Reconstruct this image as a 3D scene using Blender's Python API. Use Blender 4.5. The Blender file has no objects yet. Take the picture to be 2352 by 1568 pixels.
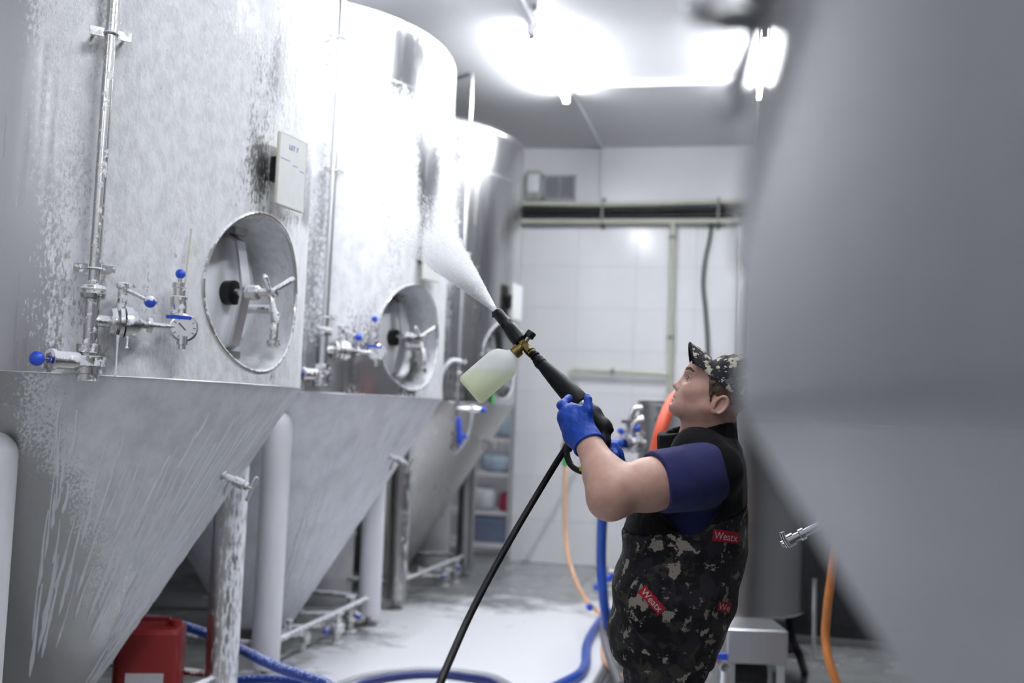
import bpy, bmesh, math, random
import numpy as np
from mathutils import Vector, Matrix
from mathutils.bvhtree import BVHTree

random.seed(7)
rng = np.random.default_rng(7)
C = bpy.context.scene.collection
sc = bpy.context.scene

# ------------------------------------------------------------------ camera
FW, FH, FPX = 2352, 1568, 2400.0
CAM = np.array([0.0, 0.0, 1.5])


def cam_axes(yaw, pitch, roll):
    cy, sy = math.cos(yaw), math.sin(yaw)
    cp, sp = math.cos(pitch), math.sin(pitch)
    fwd = np.array([-sy * cp, cy * cp, sp])
    right = np.array([cy, sy, 0.0])
    up = np.cross(right, fwd)
    cr, sr = math.cos(roll), math.sin(roll)
    return np.array([right * cr + up * sr, up * cr - right * sr, fwd])


AX = cam_axes(math.radians(12.28), math.radians(3.954), math.radians(2.333))
cam_data = bpy.data.cameras.new('camera')
cam = bpy.data.objects.new('camera', cam_data)
C.objects.link(cam)
mw = Matrix.Identity(4)
for i in range(3):
    mw[i][0], mw[i][1], mw[i][2] = AX[0][i], AX[1][i], -AX[2][i]
    mw[i][3] = CAM[i]
cam.matrix_world = mw
cam_data.sensor_width = 36.0
cam_data.lens = FPX / FW * 36.0
cam_data.clip_start = 0.02
cam_data.clip_end = 60
cam_data.dof.use_dof = True
cam_data.dof.focus_distance = 3.2
cam_data.dof.aperture_fstop = 1.6
sc.camera = cam

# ------------------------------------------------------------------ world, exposure
wd = bpy.data.worlds.new('world')
sc.world = wd
wd.use_nodes = True
wd.node_tree.nodes['Background'].inputs[0].default_value = (0.75, 0.8, 0.9, 1)
wd.node_tree.nodes['Background'].inputs[1].default_value = 0.15
sc.view_settings.view_transform = 'Standard'
sc.view_settings.look = 'None'
sc.view_settings.gamma = 1.0
sc.view_settings.exposure = 1.82
sc.view_settings.use_curve_mapping = False
TUBE_STRENGTH = 62.0
try:
    sc.cycles.max_bounces = 10
    sc.cycles.diffuse_bounces = 5
    sc.cycles.glossy_bounces = 5
    sc.cycles.volume_bounces = 6
    sc.cycles.transparent_max_bounces = 16
    sc.cycles.sample_clamp_indirect = 6.0
    sc.cycles.caustics_reflective = False
    sc.cycles.caustics_refractive = False
    sc.cycles.use_denoising = True
except Exception:
    pass


# ------------------------------------------------------------------ photo helpers (used only while laying the place out)
def ray(px, py):
    return AX.T @ np.array([(px - FW / 2) / FPX, (FH / 2 - py) / FPX, 1.0])


def W(px, py, depth):
    """point of the place seen at (px, py), depth metres along the view axis"""
    return CAM + ray(px, py) * depth


def ground(px, py, z=0.0):
    d = ray(px, py)
    return CAM + d * ((z - CAM[2]) / d[2])


def at_y(px, py, Y):
    d = ray(px, py)
    return CAM + d * (Y / d[1])


def proj(P):
    c = (np.asarray(P) - CAM) @ AX.T
    return FW / 2 + FPX * c[..., 0] / c[..., 2], FH / 2 - FPX * c[..., 1] / c[..., 2]


def on_cyl(px, py, ctr, r):
    """nearest point of an upright cylinder seen at (px, py)"""
    d = ray(px, py)
    ox, oy = CAM[0] - ctr[0], CAM[1] - ctr[1]
    a = d[0] ** 2 + d[1] ** 2
    b = 2 * (ox * d[0] + oy * d[1])
    c = ox * ox + oy * oy - r * r
    disc = b * b - 4 * a * c
    t = -b / (2 * a) if disc < 0 else (-b - math.sqrt(disc)) / (2 * a)
    return CAM + d * t


# ------------------------------------------------------------------ objects
ORIG = {}


def thing(name, label, cat, loc, group=None):
    o = bpy.data.objects.new(name, None)
    o.empty_display_size = 0.1
    C.objects.link(o)
    o.location = loc
    o['label'] = label
    o['category'] = cat
    if group:
        o['group'] = group
    ORIG[o.name] = np.array(loc, float)
    return o


def tag(o, label, cat, group=None):
    o['label'] = label
    o['category'] = cat
    if group:
        o['group'] = group
    return o


def shade(me, angle=38):
    if len(me.polygons):
        me.polygons.foreach_set('use_smooth', [True] * len(me.polygons))
        try:
            me.set_sharp_from_angle(angle=math.radians(angle))
        except Exception:
            pass


def link_mesh(name, me, mat, parent=None, label=None, kind=None, base=None, smooth=True, angle=38):
    """me has world coordinates; they are shifted to the owner's base point"""
    if parent is not None:
        org = ORIG[parent.name]
    elif base is not None:
        org = np.array(base, float)
    else:
        org = np.zeros(3)
    if org.any():
        me.transform(Matrix.Translation(Vector(-org)))
    if mat is not None:
        me.materials.clear()
        for m in (mat if isinstance(mat, (list, tuple)) else [mat]):
            me.materials.append(m)
    if smooth:
        shade(me, angle)
    o = bpy.data.objects.new(name, me)
    C.objects.link(o)
    ORIG[o.name] = org
    if parent is not None:
        o.parent = parent
    else:
        o.location = org
    if label:
        o['label'] = label
    if kind:
        o['kind'] = kind
    return o


def rot_to(axis):
    a = np.array(axis, float)
    a /= np.linalg.norm(a)
    h = np.array([0, 0, 1.0]) if abs(a[2]) < 0.9 else np.array([1.0, 0, 0])
    u = np.cross(h, a)
    u /= np.linalg.norm(u)
    return u, np.cross(a, u), a


def catmull(pts, n=8):
    P = [np.array(p, float) for p in pts]
    if len(P) < 3:
        return P
    Q = [2 * P[0] - P[1]] + P + [2 * P[-1] - P[-2]]
    out = []
    for i in range(1, len(Q) - 2):
        p0, p1, p2, p3 = Q[i - 1:i + 3]
        for k in range(n):
            t = k / n
            out.append(0.5 * (2 * p1 + (p2 - p0) * t + (2 * p0 - 5 * p1 + 4 * p2 - p3) * t * t + (3 * p1 - p0 - 3 * p2 + p3) * t ** 3))
    out.append(P[-1])
    return out


class MB:
    def __init__(self):
        self.v, self.f = [], []

    def add(self, vs, fs):
        b = len(self.v)
        self.v += [tuple(map(float, p)) for p in vs]
        self.f += [tuple(i + b for i in f) for f in fs]
        return self

    def box(self, c, s, axes=None):
        c = np.array(c, float)
        ax = np.eye(3) if axes is None else np.array(axes, float)
        vs = []
        for x in (-.5, .5):
            for y in (-.5, .5):
                for z in (-.5, .5):
                    vs.append(c + ax[0] * s[0] * x + ax[1] * s[1] * y + ax[2] * s[2] * z)
        return self.add(vs, [(0, 1, 3, 2), (4, 6, 7, 5), (0, 4, 5, 1), (2, 3, 7, 6), (0, 2, 6, 4), (1, 5, 7, 3)])

    def rbox(self, c, s, r=0.01, axes=None):
        """box with chamfered vertical (third axis) edges"""
        c = np.array(c, float)
        ax = np.eye(3) if axes is None else np.array(axes, float)
        hx, hy = s[0] / 2, s[1] / 2
        prof = []
        for (sx, sy, a0) in ((1, 1, 0), (-1, 1, 90), (-1, -1, 180), (1, -1, 270)):
            for k in range(4):
                a = math.radians(a0 + k * 30)
                prof.append((sx * (hx - r) + r * math.cos(a), sy * (hy - r) + r * math.sin(a)))
        n = len(prof)
        vs, fs = [], []
        for z, ins in ((-.5, r * .6), (-.5, 0), (.5, 0), (.5, r * .6)):
            zz = z * s[2]
            if ins == 0:
                zz -= math.copysign(r * .6, z)
            for (x, y) in prof:
                k = 1 - ins / max(hx, hy)
                vs.append(c + ax[0] * x * k + ax[1] * y * k + ax[2] * zz)
        for j in range(3):
            for i in range(n):
                fs.append((j * n + i, j * n + (i + 1) % n, (j + 1) * n + (i + 1) % n, (j + 1) * n + i))
        fs.append(tuple(reversed(range(n))))
        fs.append(tuple(range(3 * n, 4 * n)))
        return self.add(vs, fs)

    def tube(self, pts, r, n=12, cap=True):
        P = [np.array(p, float) for p in pts]
        rr = r if isinstance(r, (list, tuple, np.ndarray)) else [r] * len(P)
        T = []
        for i in range(len(P)):
            t = P[min(i + 1, len(P) - 1)] - P[max(i - 1, 0)]
            T.append(t / (np.linalg.norm(t) + 1e-12))
        u, w, _ = rot_to(T[0])
        vs, fs = [], []
        for i in range(len(P)):
            u = u - T[i] * (u @ T[i])
            u /= np.linalg.norm(u)
            w = np.cross(T[i], u)
            for k in range(n):
                a = 2 * math.pi * k / n
                vs.append(P[i] + (u * math.cos(a) + w * math.sin(a)) * rr[i])
        for i in range(len(P) - 1):
            for k in range(n):
                fs.append((i * n + k, i * n + (k + 1) % n, (i + 1) * n + (k + 1) % n, (i + 1) * n + k))
        if cap:
            fs.append(tuple(reversed(range(n))))
            fs.append(tuple(range((len(P) - 1) * n, len(P) * n)))
        return self.add(vs, fs)

    def cyl(self, p, q, r, n=20, r2=None):
        return self.tube([p, q], [r, r if r2 is None else r2], n)

    def lathe(self, p, axis, prof, n=32):
        """prof: (distance along axis, radius)"""
        u, w, a = rot_to(axis)
        p = np.array(p, float)
        vs, fs = [], []
        for (t, r) in prof:
            for k in range(n):
                g = 2 * math.pi * k / n
                vs.append(p + a * t + (u * math.cos(g) + w * math.sin(g)) * max(r, 1e-5))
        m = len(prof)
        for i in range(m - 1):
            for k in range(n):
                fs.append((i * n + k, i * n + (k + 1) % n, (i + 1) * n + (k + 1) % n, (i + 1) * n + k))
        fs.append(tuple(reversed(range(n))))
        fs.append(tuple(range((m - 1) * n, m * n)))
        return self.add(vs, fs)

    def sphere(self, c, r, n=16, axis=(0, 0, 1), sq=1.0):
        prof = [(-r * sq * math.cos(math.pi * i / (n // 2)), r * math.sin(math.pi * i / (n // 2))) for i in range(n // 2 + 1)]
        return self.lathe(c, axis, prof, n)

    def ring(self, c, axis, R, r, n=40, m=10):
        u, w, a = rot_to(axis)
        c = np.array(c, float)
        vs, fs = [], []
        for i in range(n):
            g = 2 * math.pi * i / n
            d = u * math.cos(g) + w * math.sin(g)
            for k in range(m):
                h = 2 * math.pi * k / m
                vs.append(c + d * (R + r * math.cos(h)) + a * r * math.sin(h))
        for i in range(n):
            for k in range(m):
                fs.append((i * m + k, ((i + 1) % n) * m + k, ((i + 1) % n) * m + (k + 1) % m, i * m + (k + 1) % m))
        return self.add(vs, fs)

    def prism(self, poly, vec):
        P = [np.array(p, float) for p in poly]
        n = len(P)
        vs = P + [p + np.array(vec, float) for p in P]
        fs = [tuple(range(n)), tuple(reversed(range(n, 2 * n)))] + [(i, i + n, (i + 1) % n + n, (i + 1) % n) for i in range(n)]
        return self.add(vs, fs)

    def mesh(self, name='mesh'):
        me = bpy.data.meshes.new(name)
        me.from_pydata(self.v, [], self.f)
        bm = bmesh.new()
        bm.from_mesh(me)
        bmesh.ops.recalc_face_normals(bm, faces=bm.faces)
        bm.to_mesh(me)
        bm.free()
        return me

    def build(self, name, mat, parent=None, **kw):
        return link_mesh(name, self.mesh(name), mat, parent, **kw)


# ------------------------------------------------------------------ materials
def new_mat(name):
    m = bpy.data.materials.new(name)
    m.use_nodes = True
    nt = m.node_tree
    nt.nodes.clear()
    out = nt.nodes.new('ShaderNodeOutputMaterial')
    return m, nt, out


def N(nt, kind, **kw):
    n = nt.nodes.new(kind)
    for k, v in kw.items():
        if k.startswith('i_'):
            key = k[2:].replace('_', ' ')
            n.inputs[int(key) if key.isdigit() else key].default_value = v
        else:
            setattr(n, k, v)
    return n


def bsdf(nt, col=(.8, .8, .8), rough=.5, metal=0.0, **kw):
    b = nt.nodes.new('ShaderNodeBsdfPrincipled')
    b.inputs['Base Color'].default_value = (*col, 1)
    b.inputs['Roughness'].default_value = rough
    b.inputs['Metallic'].default_value = metal
    for k, v in kw.items():
        b.inputs[k].default_value = v
    return b


def noise(nt, scale, detail=4, rough=.55, stretch=None, coord='Object', w=0.0):
    tc = nt.nodes.new('ShaderNodeTexCoord')
    mp = nt.nodes.new('ShaderNodeMapping')
    mp.inputs['Location'].default_value = (w, w * .7, w * .3)
    if stretch:
        mp.inputs['Scale'].default_value = stretch
    nz = nt.nodes.new('ShaderNodeTexNoise')
    nz.inputs['Scale'].default_value = scale
    nz.inputs['Detail'].default_value = detail
    nz.inputs['Roughness'].default_value = rough
    nt.links.new(tc.outputs[coord], mp.inputs[0])
    nt.links.new(mp.outputs[0], nz.inputs['Vector'])
    return nz


def ramp(nt, src, stops, interp='LINEAR'):
    r = nt.nodes.new('ShaderNodeValToRGB')
    r.color_ramp.interpolation = interp
    els = r.color_ramp.elements
    while len(els) < len(stops):
        els.new(0.5)
    for e, (p, c) in zip(els, stops):
        e.position = p
        e.color = (*c, 1) if len(c) == 3 else c
    nt.links.new(src, r.inputs[0])
    return r


def math_node(nt, op, a, b=None, clamp=False):
    n = nt.nodes.new('ShaderNodeMath')
    n.operation = op
    n.use_clamp = clamp
    for i, x in enumerate((a, b)):
        if x is None:
            continue
        if isinstance(x, (int, float)):
            n.inputs[i].default_value = x
        else:
            nt.links.new(x, n.inputs[i])
    return n.outputs[0]


def bump(nt, src, strength, dist, target):
    b = nt.nodes.new('ShaderNodeBump')
    b.inputs['Strength'].default_value = strength
    b.inputs['Distance'].default_value = dist
    nt.links.new(src, b.inputs['Height'])
    nt.links.new(b.outputs[0], target.inputs['Normal'])
    return b


def simple(name, col, rough=.5, metal=0.0, var=0.06, scale=30, bumpy=0.0, **kw):
    m, nt, out = new_mat(name)
    b = bsdf(nt, col, rough, metal, **kw)
    nz = noise(nt, scale, 3)
    lo = tuple(max(0, c * (1 - var)) for c in col)
    hi = tuple(min(1, c * (1 + var)) for c in col)
    r = ramp(nt, nz.outputs[0], [(.3, lo), (.7, hi)])
    nt.links.new(r.outputs[0], b.inputs['Base Color'])
    if bumpy:
        bump(nt, nz.outputs[0], bumpy, .004, b)
    nt.links.new(b.outputs[0], out.inputs[0])
    return m


def brushed(name, col, rough, stretch, var=.05, rv=.065):
    m, nt, out = new_mat(name)
    b = bsdf(nt, col, rough, 1.0)
    nz = noise(nt, 60, 3, stretch=stretch)
    r = ramp(nt, nz.outputs[0], [(.3, tuple(c * (1 - var) for c in col)), (.7, tuple(min(1, c * (1 + var)) for c in col))])
    nt.links.new(r.outputs[0], b.inputs['Base Color'])
    rr = ramp(nt, nz.outputs[0], [(.2, (rough * (1 - rv),) * 3), (.8, (rough * (1 + rv),) * 3)])
    nt.links.new(rr.outputs[0], b.inputs['Roughness'])
    nt.links.new(b.outputs[0], out.inputs[0])
    return m


def foam_steel(name, steel=(.56, .56, .57), rough=.22, foam=(.92, .925, .95), speck=105, stretch=(1, 1, .45), w=0.0, bumpd=.012, fscale=26):
    """stainless steel under a film of foam; the mesh attribute 'foam' says how thick the film is"""
    m, nt, out = new_mat(name)
    at = N(nt, 'ShaderNodeAttribute', attribute_name='foam')
    n1 = noise(nt, speck, 5, .6, stretch, w=w)
    n2 = noise(nt, fscale * .28, 4, .6, (1, 1, .3), w=w + 3)
    # threshold
    a = math_node(nt, 'MULTIPLY', n1.outputs[0], .9)
    b_ = math_node(nt, 'MULTIPLY', n2.outputs[0], .7)
    s = math_node(nt, 'ADD', a, b_)
    s = math_node(nt, 'SUBTRACT', s, .8)
    v = math_node(nt, 'ADD', at.outputs['Fac'], s)
    mask = ramp(nt, v, [(.41, (0, 0, 0)), (.58, (1, 1, 1))])
    # steel
    st = bsdf(nt, steel, rough, 1.0)
    nb = noise(nt, 40, 2, .5, (1, 1, .04), w=w)
    rr = ramp(nt, nb.outputs[0], [(.3, (rough * .8,) * 3), (.7, (rough * 1.3,) * 3)])
    nt.links.new(rr.outputs[0], st.inputs['Roughness'])
    # foam
    fo = bsdf(nt, foam, .55)
    fo.inputs['Specular IOR Level'].default_value = .35
    n3 = noise(nt, fscale, 5, .62, (1, 1, .6), w=w + 7)
    fc = ramp(nt, n3.outputs[0], [(.28, tuple(c * .80 for c in foam)), (.6, foam)])
    nt.links.new(fc.outputs[0], fo.inputs['Base Color'])
    hgt = math_node(nt, 'ADD', math_node(nt, 'MULTIPLY', n3.outputs[0], .8), math_node(nt, 'MULTIPLY', v, .25))
    bump(nt, hgt, .8, bumpd, fo)
    mx = N(nt, 'ShaderNodeMixShader')
    nt.links.new(mask.outputs[0], mx.inputs[0])
    nt.links.new(st.outputs[0], mx.inputs[1])
    nt.links.new(fo.outputs[0], mx.inputs[2])
    nt.links.new(mx.outputs[0], out.inputs[0])
    return m


def foamy(name, under, rough, metal, amount=.5, foam=(.85, .86, .9), scale=40, up=.35, side=0, stretch=None, soft=.09):
    """a thing splashed with foam, thickest where it faces up; side whitens the lit flank"""
    m, nt, out = new_mat(name)
    nz = noise(nt, scale, 5, .6, stretch)
    ge = nt.nodes.new('ShaderNodeNewGeometry')
    sx = nt.nodes.new('ShaderNodeSeparateXYZ')
    nt.links.new(ge.outputs['Normal'], sx.inputs[0])
    z = math_node(nt, 'MULTIPLY', sx.outputs['Z'], up)
    if side:
        z = math_node(nt, 'ADD', z, math_node(nt, 'MULTIPLY', sx.outputs['X'], side))  # lit side painted whiter, on top of the foam splashes
    v = math_node(nt, 'ADD', math_node(nt, 'ADD', nz.outputs[0], z), amount - .5)
    mask = ramp(nt, v, [(.515 - soft / 2, (0, 0, 0)), (.515 + soft / 2, (1, 1, 1))])
    a = bsdf(nt, under, rough, metal)
    b = bsdf(nt, foam, .55)
    bump(nt, nz.outputs[0], .5, .006, b)
    mx = N(nt, 'ShaderNodeMixShader')
    nt.links.new(mask.outputs[0], mx.inputs[0])
    nt.links.new(a.outputs[0], mx.inputs[1])
    nt.links.new(b.outputs[0], mx.inputs[2])
    nt.links.new(mx.outputs[0], out.inputs[0])
    return m


def camo(name, base=(.0075, .0072, .009), scale=9.0, beige=.60, big=False):
    m, nt, out = new_mat(name)
    b = bsdf(nt, base, .85)
    b.inputs['Sheen Weight'].default_value = .04
    b.inputs['Specular IOR Level'].default_value = .2
    n1 = noise(nt, scale, 5, .62, w=1.3)
    n2 = noise(nt, scale * 1.3, 4, .6, w=5.1)
    n3 = noise(nt, scale * 1.25, 5, .62, w=9.4)
    c1 = ramp(nt, n1.outputs[0], [(0, base), (.52, (.018, .017, .022))], 'CONSTANT')
    m1 = ramp(nt, n2.outputs[0], [(0, (0, 0, 0)), (.575, (1, 1, 1))], 'CONSTANT')
    mxa = N(nt, 'ShaderNodeMixRGB')
    mxa.inputs[2].default_value = (.034, .034, .026, 1) if not big else (.10, .095, .11, 1)
    nt.links.new(m1.outputs[0], mxa.inputs[0])
    nt.links.new(c1.outputs[0], mxa.inputs[1])
    m2 = ramp(nt, n3.outputs[0], [(0, (0, 0, 0)), (beige, (1, 1, 1))], 'CONSTANT')
    mxb = N(nt, 'ShaderNodeMixRGB')
    mxb.inputs[2].default_value = (.25, .225, .19, 1) if not big else (.5, .46, .36, 1)
    nt.links.new(m2.outputs[0], mxb.inputs[0])
    nt.links.new(mxa.outputs[0], mxb.inputs[1])
    nt.links.new(mxb.outputs[0], b.inputs['Base Color'])
    nw = noise(nt, 14, 3, .5, (1, 1, .5))
    bump(nt, nw.outputs[0], .5, .02, b)
    nt.links.new(b.outputs[0], out.inputs[0])
    return m


def emitter(name, col, strength):
    m, nt, out = new_mat(name)
    e = N(nt, 'ShaderNodeEmission')
    e.inputs[0].default_value = (*col, 1)
    e.inputs[1].default_value = strength
    nt.links.new(e.outputs[0], out.inputs[0])
    return m


M = {}
M['tank1'] = foam_steel('foamed_steel_near', w=0.0, steel=(.36, .36, .37), rough=.34)
M['tank2'] = foam_steel('foamed_steel_middle', w=11.0, fscale=18, bumpd=.006, foam=(.93, .94, .97))
M['tank3'] = foam_steel('foamed_steel_far', w=23.0, fscale=18, bumpd=.006)
M['cone1'] = foam_steel('foamed_cone_near', w=4.0, stretch=(1, 1, .5), fscale=12, foam=(.86, .865, .90), rough=.35, steel=(.46, .46, .46))
M['cone2'] = foam_steel('foamed_cone_middle', w=14.0, fscale=9, bumpd=.004, foam=(.82, .83, .87), rough=.35)
M['cone3'] = foam_steel('foamed_cone_far', w=34.0, rough=.33, steel=(.5, .49, .48))
M['matte_steel'] = brushed('matte_brushed_steel', (.58, .58, .605), .42, (1, 1, .03))
M['vessel_steel'] = brushed('vessel_steel', (.40, .40, .40), .27, (1, 1, .02), .012, 0)
M['steel'] = brushed('brushed_steel', (.58, .58, .58), .24, (1, 1, .05))
M['dark_steel'] = brushed('dull_steel', (.36, .36, .36), .35, (1, 1, .05))
M['chrome'] = simple('polished_steel', (.72, .72, .73), .14, 1.0, .03)
M['foam_pipe'] = foamy('foamed_steel_pipe', (.52, .51, .5), .24, 1.0, .42)
M['foam_valve'] = foamy('foamed_steel_valve', (.6, .59, .57), .2, 1.0, .47)
M['foam_leg'] = foamy('foamed_leg_lit_side', (.5, .49, .48), .28, 1.0, .42, scale=70, up=.1, side=.16, stretch=(1, 1, .3), soft=.14)  # foam splashes, with the lit aisle side painted whiter
M['foam_leg_low'] = foamy('slightly_foamed_leg_lit_side', (.42, .41, .40), .28, 1.0, .33, scale=60, up=.1, side=.12, stretch=(1, 1, .2))  # thin foam, again whiter on the lit aisle side
M['foam_leg_white'] = foamy('white_foamed_leg', (.5, .49, .48), .28, 1.0, .85, scale=18, foam=(.76, .76, .8), up=.1)
M['foam'] = simple('white_foam', (.88, .89, .93), .55, 0, .03, 60, .3)
M['blue'] = simple('blue_plastic', (.02, .08, .62), .35, 0, .1)
M['blue_foam'] = foamy('blue_plastic_with_foam', (.03, .09, .6), .35, 0, .38, scale=60)
M['bluehose'] = foamy('blue_rubber_hose', (.012, .05, .30), .35, 0, .33, foam=(.55, .6, .85), scale=90, up=.2)
M['bluehose_clean'] = simple('clean_blue_hose', (.012, .07, .42), .32, 0, .12, 20)
M['navyhose'] = simple('dark_blue_hose', (.008, .015, .12), .35, 0, .1, 20)
M['clearhose'] = simple('clear_hose', (.75, .78, .82), .2, 0, .05, 20, **{'Transmission Weight': .5})
M['greyhose'] = simple('grey_hose', (.2, .2, .22), .4, 0, .1, 20)
M['orange'] = simple('orange_rubber_hose', (.62, .22, .055), .45, 0, .1, 20)
M['palorange'] = simple('pale_orange_hose', (.72, .42, .25), .45, 0, .1, 20)
M['salmon'] = simple('salmon_red_hose', (.75, .12, .06), .38, 0, .08, 20)
M['black'] = simple('black_plastic', (.007, .007, .009), .4, 0, .2, 40, **{'Specular IOR Level': .25})
M['rubber'] = simple('black_rubber', (.006, .006, .008), .5, 0, .2, 40, **{'Specular IOR Level': .14})
M['brass'] = simple('worn_brass', (.25, .19, .07), .35, 1.0, .25, 60)
M['board'] = simple('white_plastic_board', (.86, .87, .86), .35, 0, .02)
M['board_edge'] = simple('cream_board_edge', (.66, .65, .55), .5, 0, .05)
M['ink'] = simple('blue_marker_ink', (.16, .2, .45), .6, 0, .1)
M['glass'] = simple('gauge_face', (.78, .79, .8), .15, 0, .03)
M['needle'] = simple('dark_needle', (.05, .05, .05), .5)
M['red'] = foamy('red_plastic_with_drops', (.22, .008, .008), .4, 0, .24, foam=(.55, .3, .3), scale=110, up=.1)
M['label'] = simple('pale_paper_label', (.6, .6, .62), .6, 0, .05)
M['white_drum'] = simple('white_plastic_drum', (.62, .62, .63), .5, 0, .06, 8)
M['paint_white'] = simple('white_painted_metal', (.82, .82, .84), .4, 0, .02)
M['cream_pipe'] = simple('pale_green_grey_plastic_pipe', (.56, .57, .47), .4, 0, .05, 10)
M['pipe_clip'] = simple('grey_pipe_clip', (.22, .23, .22), .5, 0, .1)
M['insul'] = simple('black_foam_insulation', (.012, .012, .016), .7, 0, .4, 14)
M['cable'] = simple('black_green_cable', (.02, .045, .04), .5, 0, .1)
M['vent'] = simple('grey_plastic_grille', (.42, .42, .45), .5, 0, .05)
M['greybox'] = simple('grey_green_enclosure', (.36, .40, .38), .3, 0, .1)
M['green'] = simple('green_plastic', (.05, .42, .10), .4, 0, .1)
M['yellow'] = simple('yellow_plastic', (.6, .55, .05), .4, 0, .1)
M['skin'] = None
M['dark'] = simple('dark_pump_body', (.02, .02, .024), .45, 0, .2)
M['drain'] = simple('dark_steel_drain', (.10, .10, .11), .4, .6, .2)
M['tube'] = emitter('lit_fluorescent_tube', (.93, .96, 1.0), TUBE_STRENGTH)

# ------------------------------------------------------------------ room
ROOM = dict(x0=-4.6, x1=3.3, y0=-3.2, y1=10.6, zc=4.29)


def struct(o):
    o['kind'] = 'structure'
    return o


def floor_mat():
    m, nt, out = new_mat('wet_resin_floor_with_foam')
    n1 = noise(nt, 1.1, 5, .6, w=2.2)
    n2 = noise(nt, 5.0, 4, .6, (1, 1, 1), w=8)
    tc = nt.nodes.new('ShaderNodeTexCoord')
    # thick foam lies along the wet middle of the aisle
    mp = nt.nodes.new('ShaderNodeMapping')
    mp.inputs['Location'].default_value = (1.35 / 1.05, -6.2 / 1.9, 0)
    mp.inputs['Scale'].default_value = (1 / 1.05, 1 / 1.9, 0)
    ln = N(nt, 'ShaderNodeVectorMath', operation='LENGTH')
    nt.links.new(tc.outputs['Object'], mp.inputs[0])
    nt.links.new(mp.outputs[0], ln.inputs[0])
    d = math_node(nt, 'SUBTRACT', 1.32, ln.outputs['Value'])
    d = math_node(nt, 'MULTIPLY', d, .55)
    s = math_node(nt, 'ADD', d, math_node(nt, 'MULTIPLY', math_node(nt, 'SUBTRACT', n1.outputs[0], .5), 1.1))
    s = math_node(nt, 'ADD', s, math_node(nt, 'MULTIPLY', math_node(nt, 'SUBTRACT', n2.outputs[0], .5), .5))
    mask = ramp(nt, s, [(.0, (0, 0, 0)), (.22, (1, 1, 1))])
    a = bsdf(nt, (.2, .2, .2), .22)
    cr = ramp(nt, n2.outputs[0], [(.3, (.27, .28, .28)), (.7, (.38, .385, .39))])
    nt.links.new(cr.outputs[0], a.inputs['Base Color'])
    rr = ramp(nt, n1.outputs[0], [(.35, (.12,) * 3), (.65, (.35,) * 3)])
    nt.links.new(rr.outputs[0], a.inputs['Roughness'])
    b = bsdf(nt, (.86, .87, .90), .4)
    bump(nt, n2.outputs[0], .3, .01, b)
    mx = N(nt, 'ShaderNodeMixShader')
    nt.links.new(mask.outputs[0], mx.inputs[0])
    nt.links.new(a.outputs[0], mx.inputs[1])
    nt.links.new(b.outputs[0], mx.inputs[2])
    nt.links.new(mx.outputs[0], out.inputs[0])
    return m


M['floor'] = floor_mat()
M['ceil'] = simple('white_ceiling_board', (.72, .72, .74), .45, 0, .02, 2)
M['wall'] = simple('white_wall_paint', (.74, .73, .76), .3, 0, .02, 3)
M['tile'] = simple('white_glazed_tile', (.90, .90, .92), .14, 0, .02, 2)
M['wall_side'] = simple('darkened_side_wall', (.16, .16, .17), .5, 0, .04, 2)  # dark colour stands in for shade, so the steel reflects less
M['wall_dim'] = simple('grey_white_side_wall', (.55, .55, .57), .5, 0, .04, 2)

x0, x1, y0, y1, zc = (ROOM[k] for k in ('x0', 'x1', 'y0', 'y1', 'zc'))
struct(MB().box(((x0 + x1) / 2, (y0 + 12.6) / 2, -.1), (x1 - x0 + .4, 12.6 - y0 + .2, .2)).build('floor', M['floor'], smooth=False))
struct(MB().box(((x0 + x1) / 2, (y0 + 12.6) / 2, zc + .1), (x1 - x0 + .4, 12.6 - y0 + .2, .2)).build('ceiling', M['ceil'], smooth=False))
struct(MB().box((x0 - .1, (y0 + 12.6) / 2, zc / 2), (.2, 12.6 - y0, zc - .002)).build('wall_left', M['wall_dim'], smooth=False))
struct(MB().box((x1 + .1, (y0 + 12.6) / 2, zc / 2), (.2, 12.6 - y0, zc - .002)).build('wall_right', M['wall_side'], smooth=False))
struct(MB().box(((x0 + x1) / 2, y0 - .1, zc / 2), (x1 - x0, .2, zc - .002)).build('wall_front', M['wall'], smooth=False))
DX0, DX1, DZ = -3.45, -2.245, 2.25
w = MB()
w.box(((x0 + DX0) / 2, y1 + .15, zc / 2), (DX0 - x0, .3, zc - .002))
w.box(((x1 + DX1) / 2, y1 + .15, zc / 2), (x1 - DX1, .3, zc - .002))
w.box(((DX0 + DX1) / 2, y1 + .15, (DZ + zc) / 2), (DX1 - DX0, .3, zc - DZ - .002))
wb = struct(w.build('wall_back', M['wall'], smooth=False))
struct(MB().box(((x0 + x1) / 2, 12.55, zc / 2), (x1 - x0, .1, zc - .002)).build('wall_beyond', M['wall_dim'], smooth=False))
# glazed tiles below the pipe run
tile_me = None
tw, th = .60, .435
for i in range(7):
    for j in range(8):
        cx, cz = DX1 + .004 + tw * (i + .5), .002 + th * (j + .5)
        if tile_me is None:
            tile_me = MB().rbox((0, 0, 0), (tw - .004, th - .004, .010), .002, axes=((1, 0, 0), (0, 0, 1), (0, -1, 0))).mesh('tile')
            tile_me.materials.append(M['tile'])
        o = bpy.data.objects.new('tile', tile_me)
        C.objects.link(o)
        o.parent = wb
        o.location = (cx + rng.normal(0, .0006), y1 - .005, cz)
        o.rotation_euler = (rng.normal(0, .0022), 0, rng.normal(0, .0022))
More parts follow.
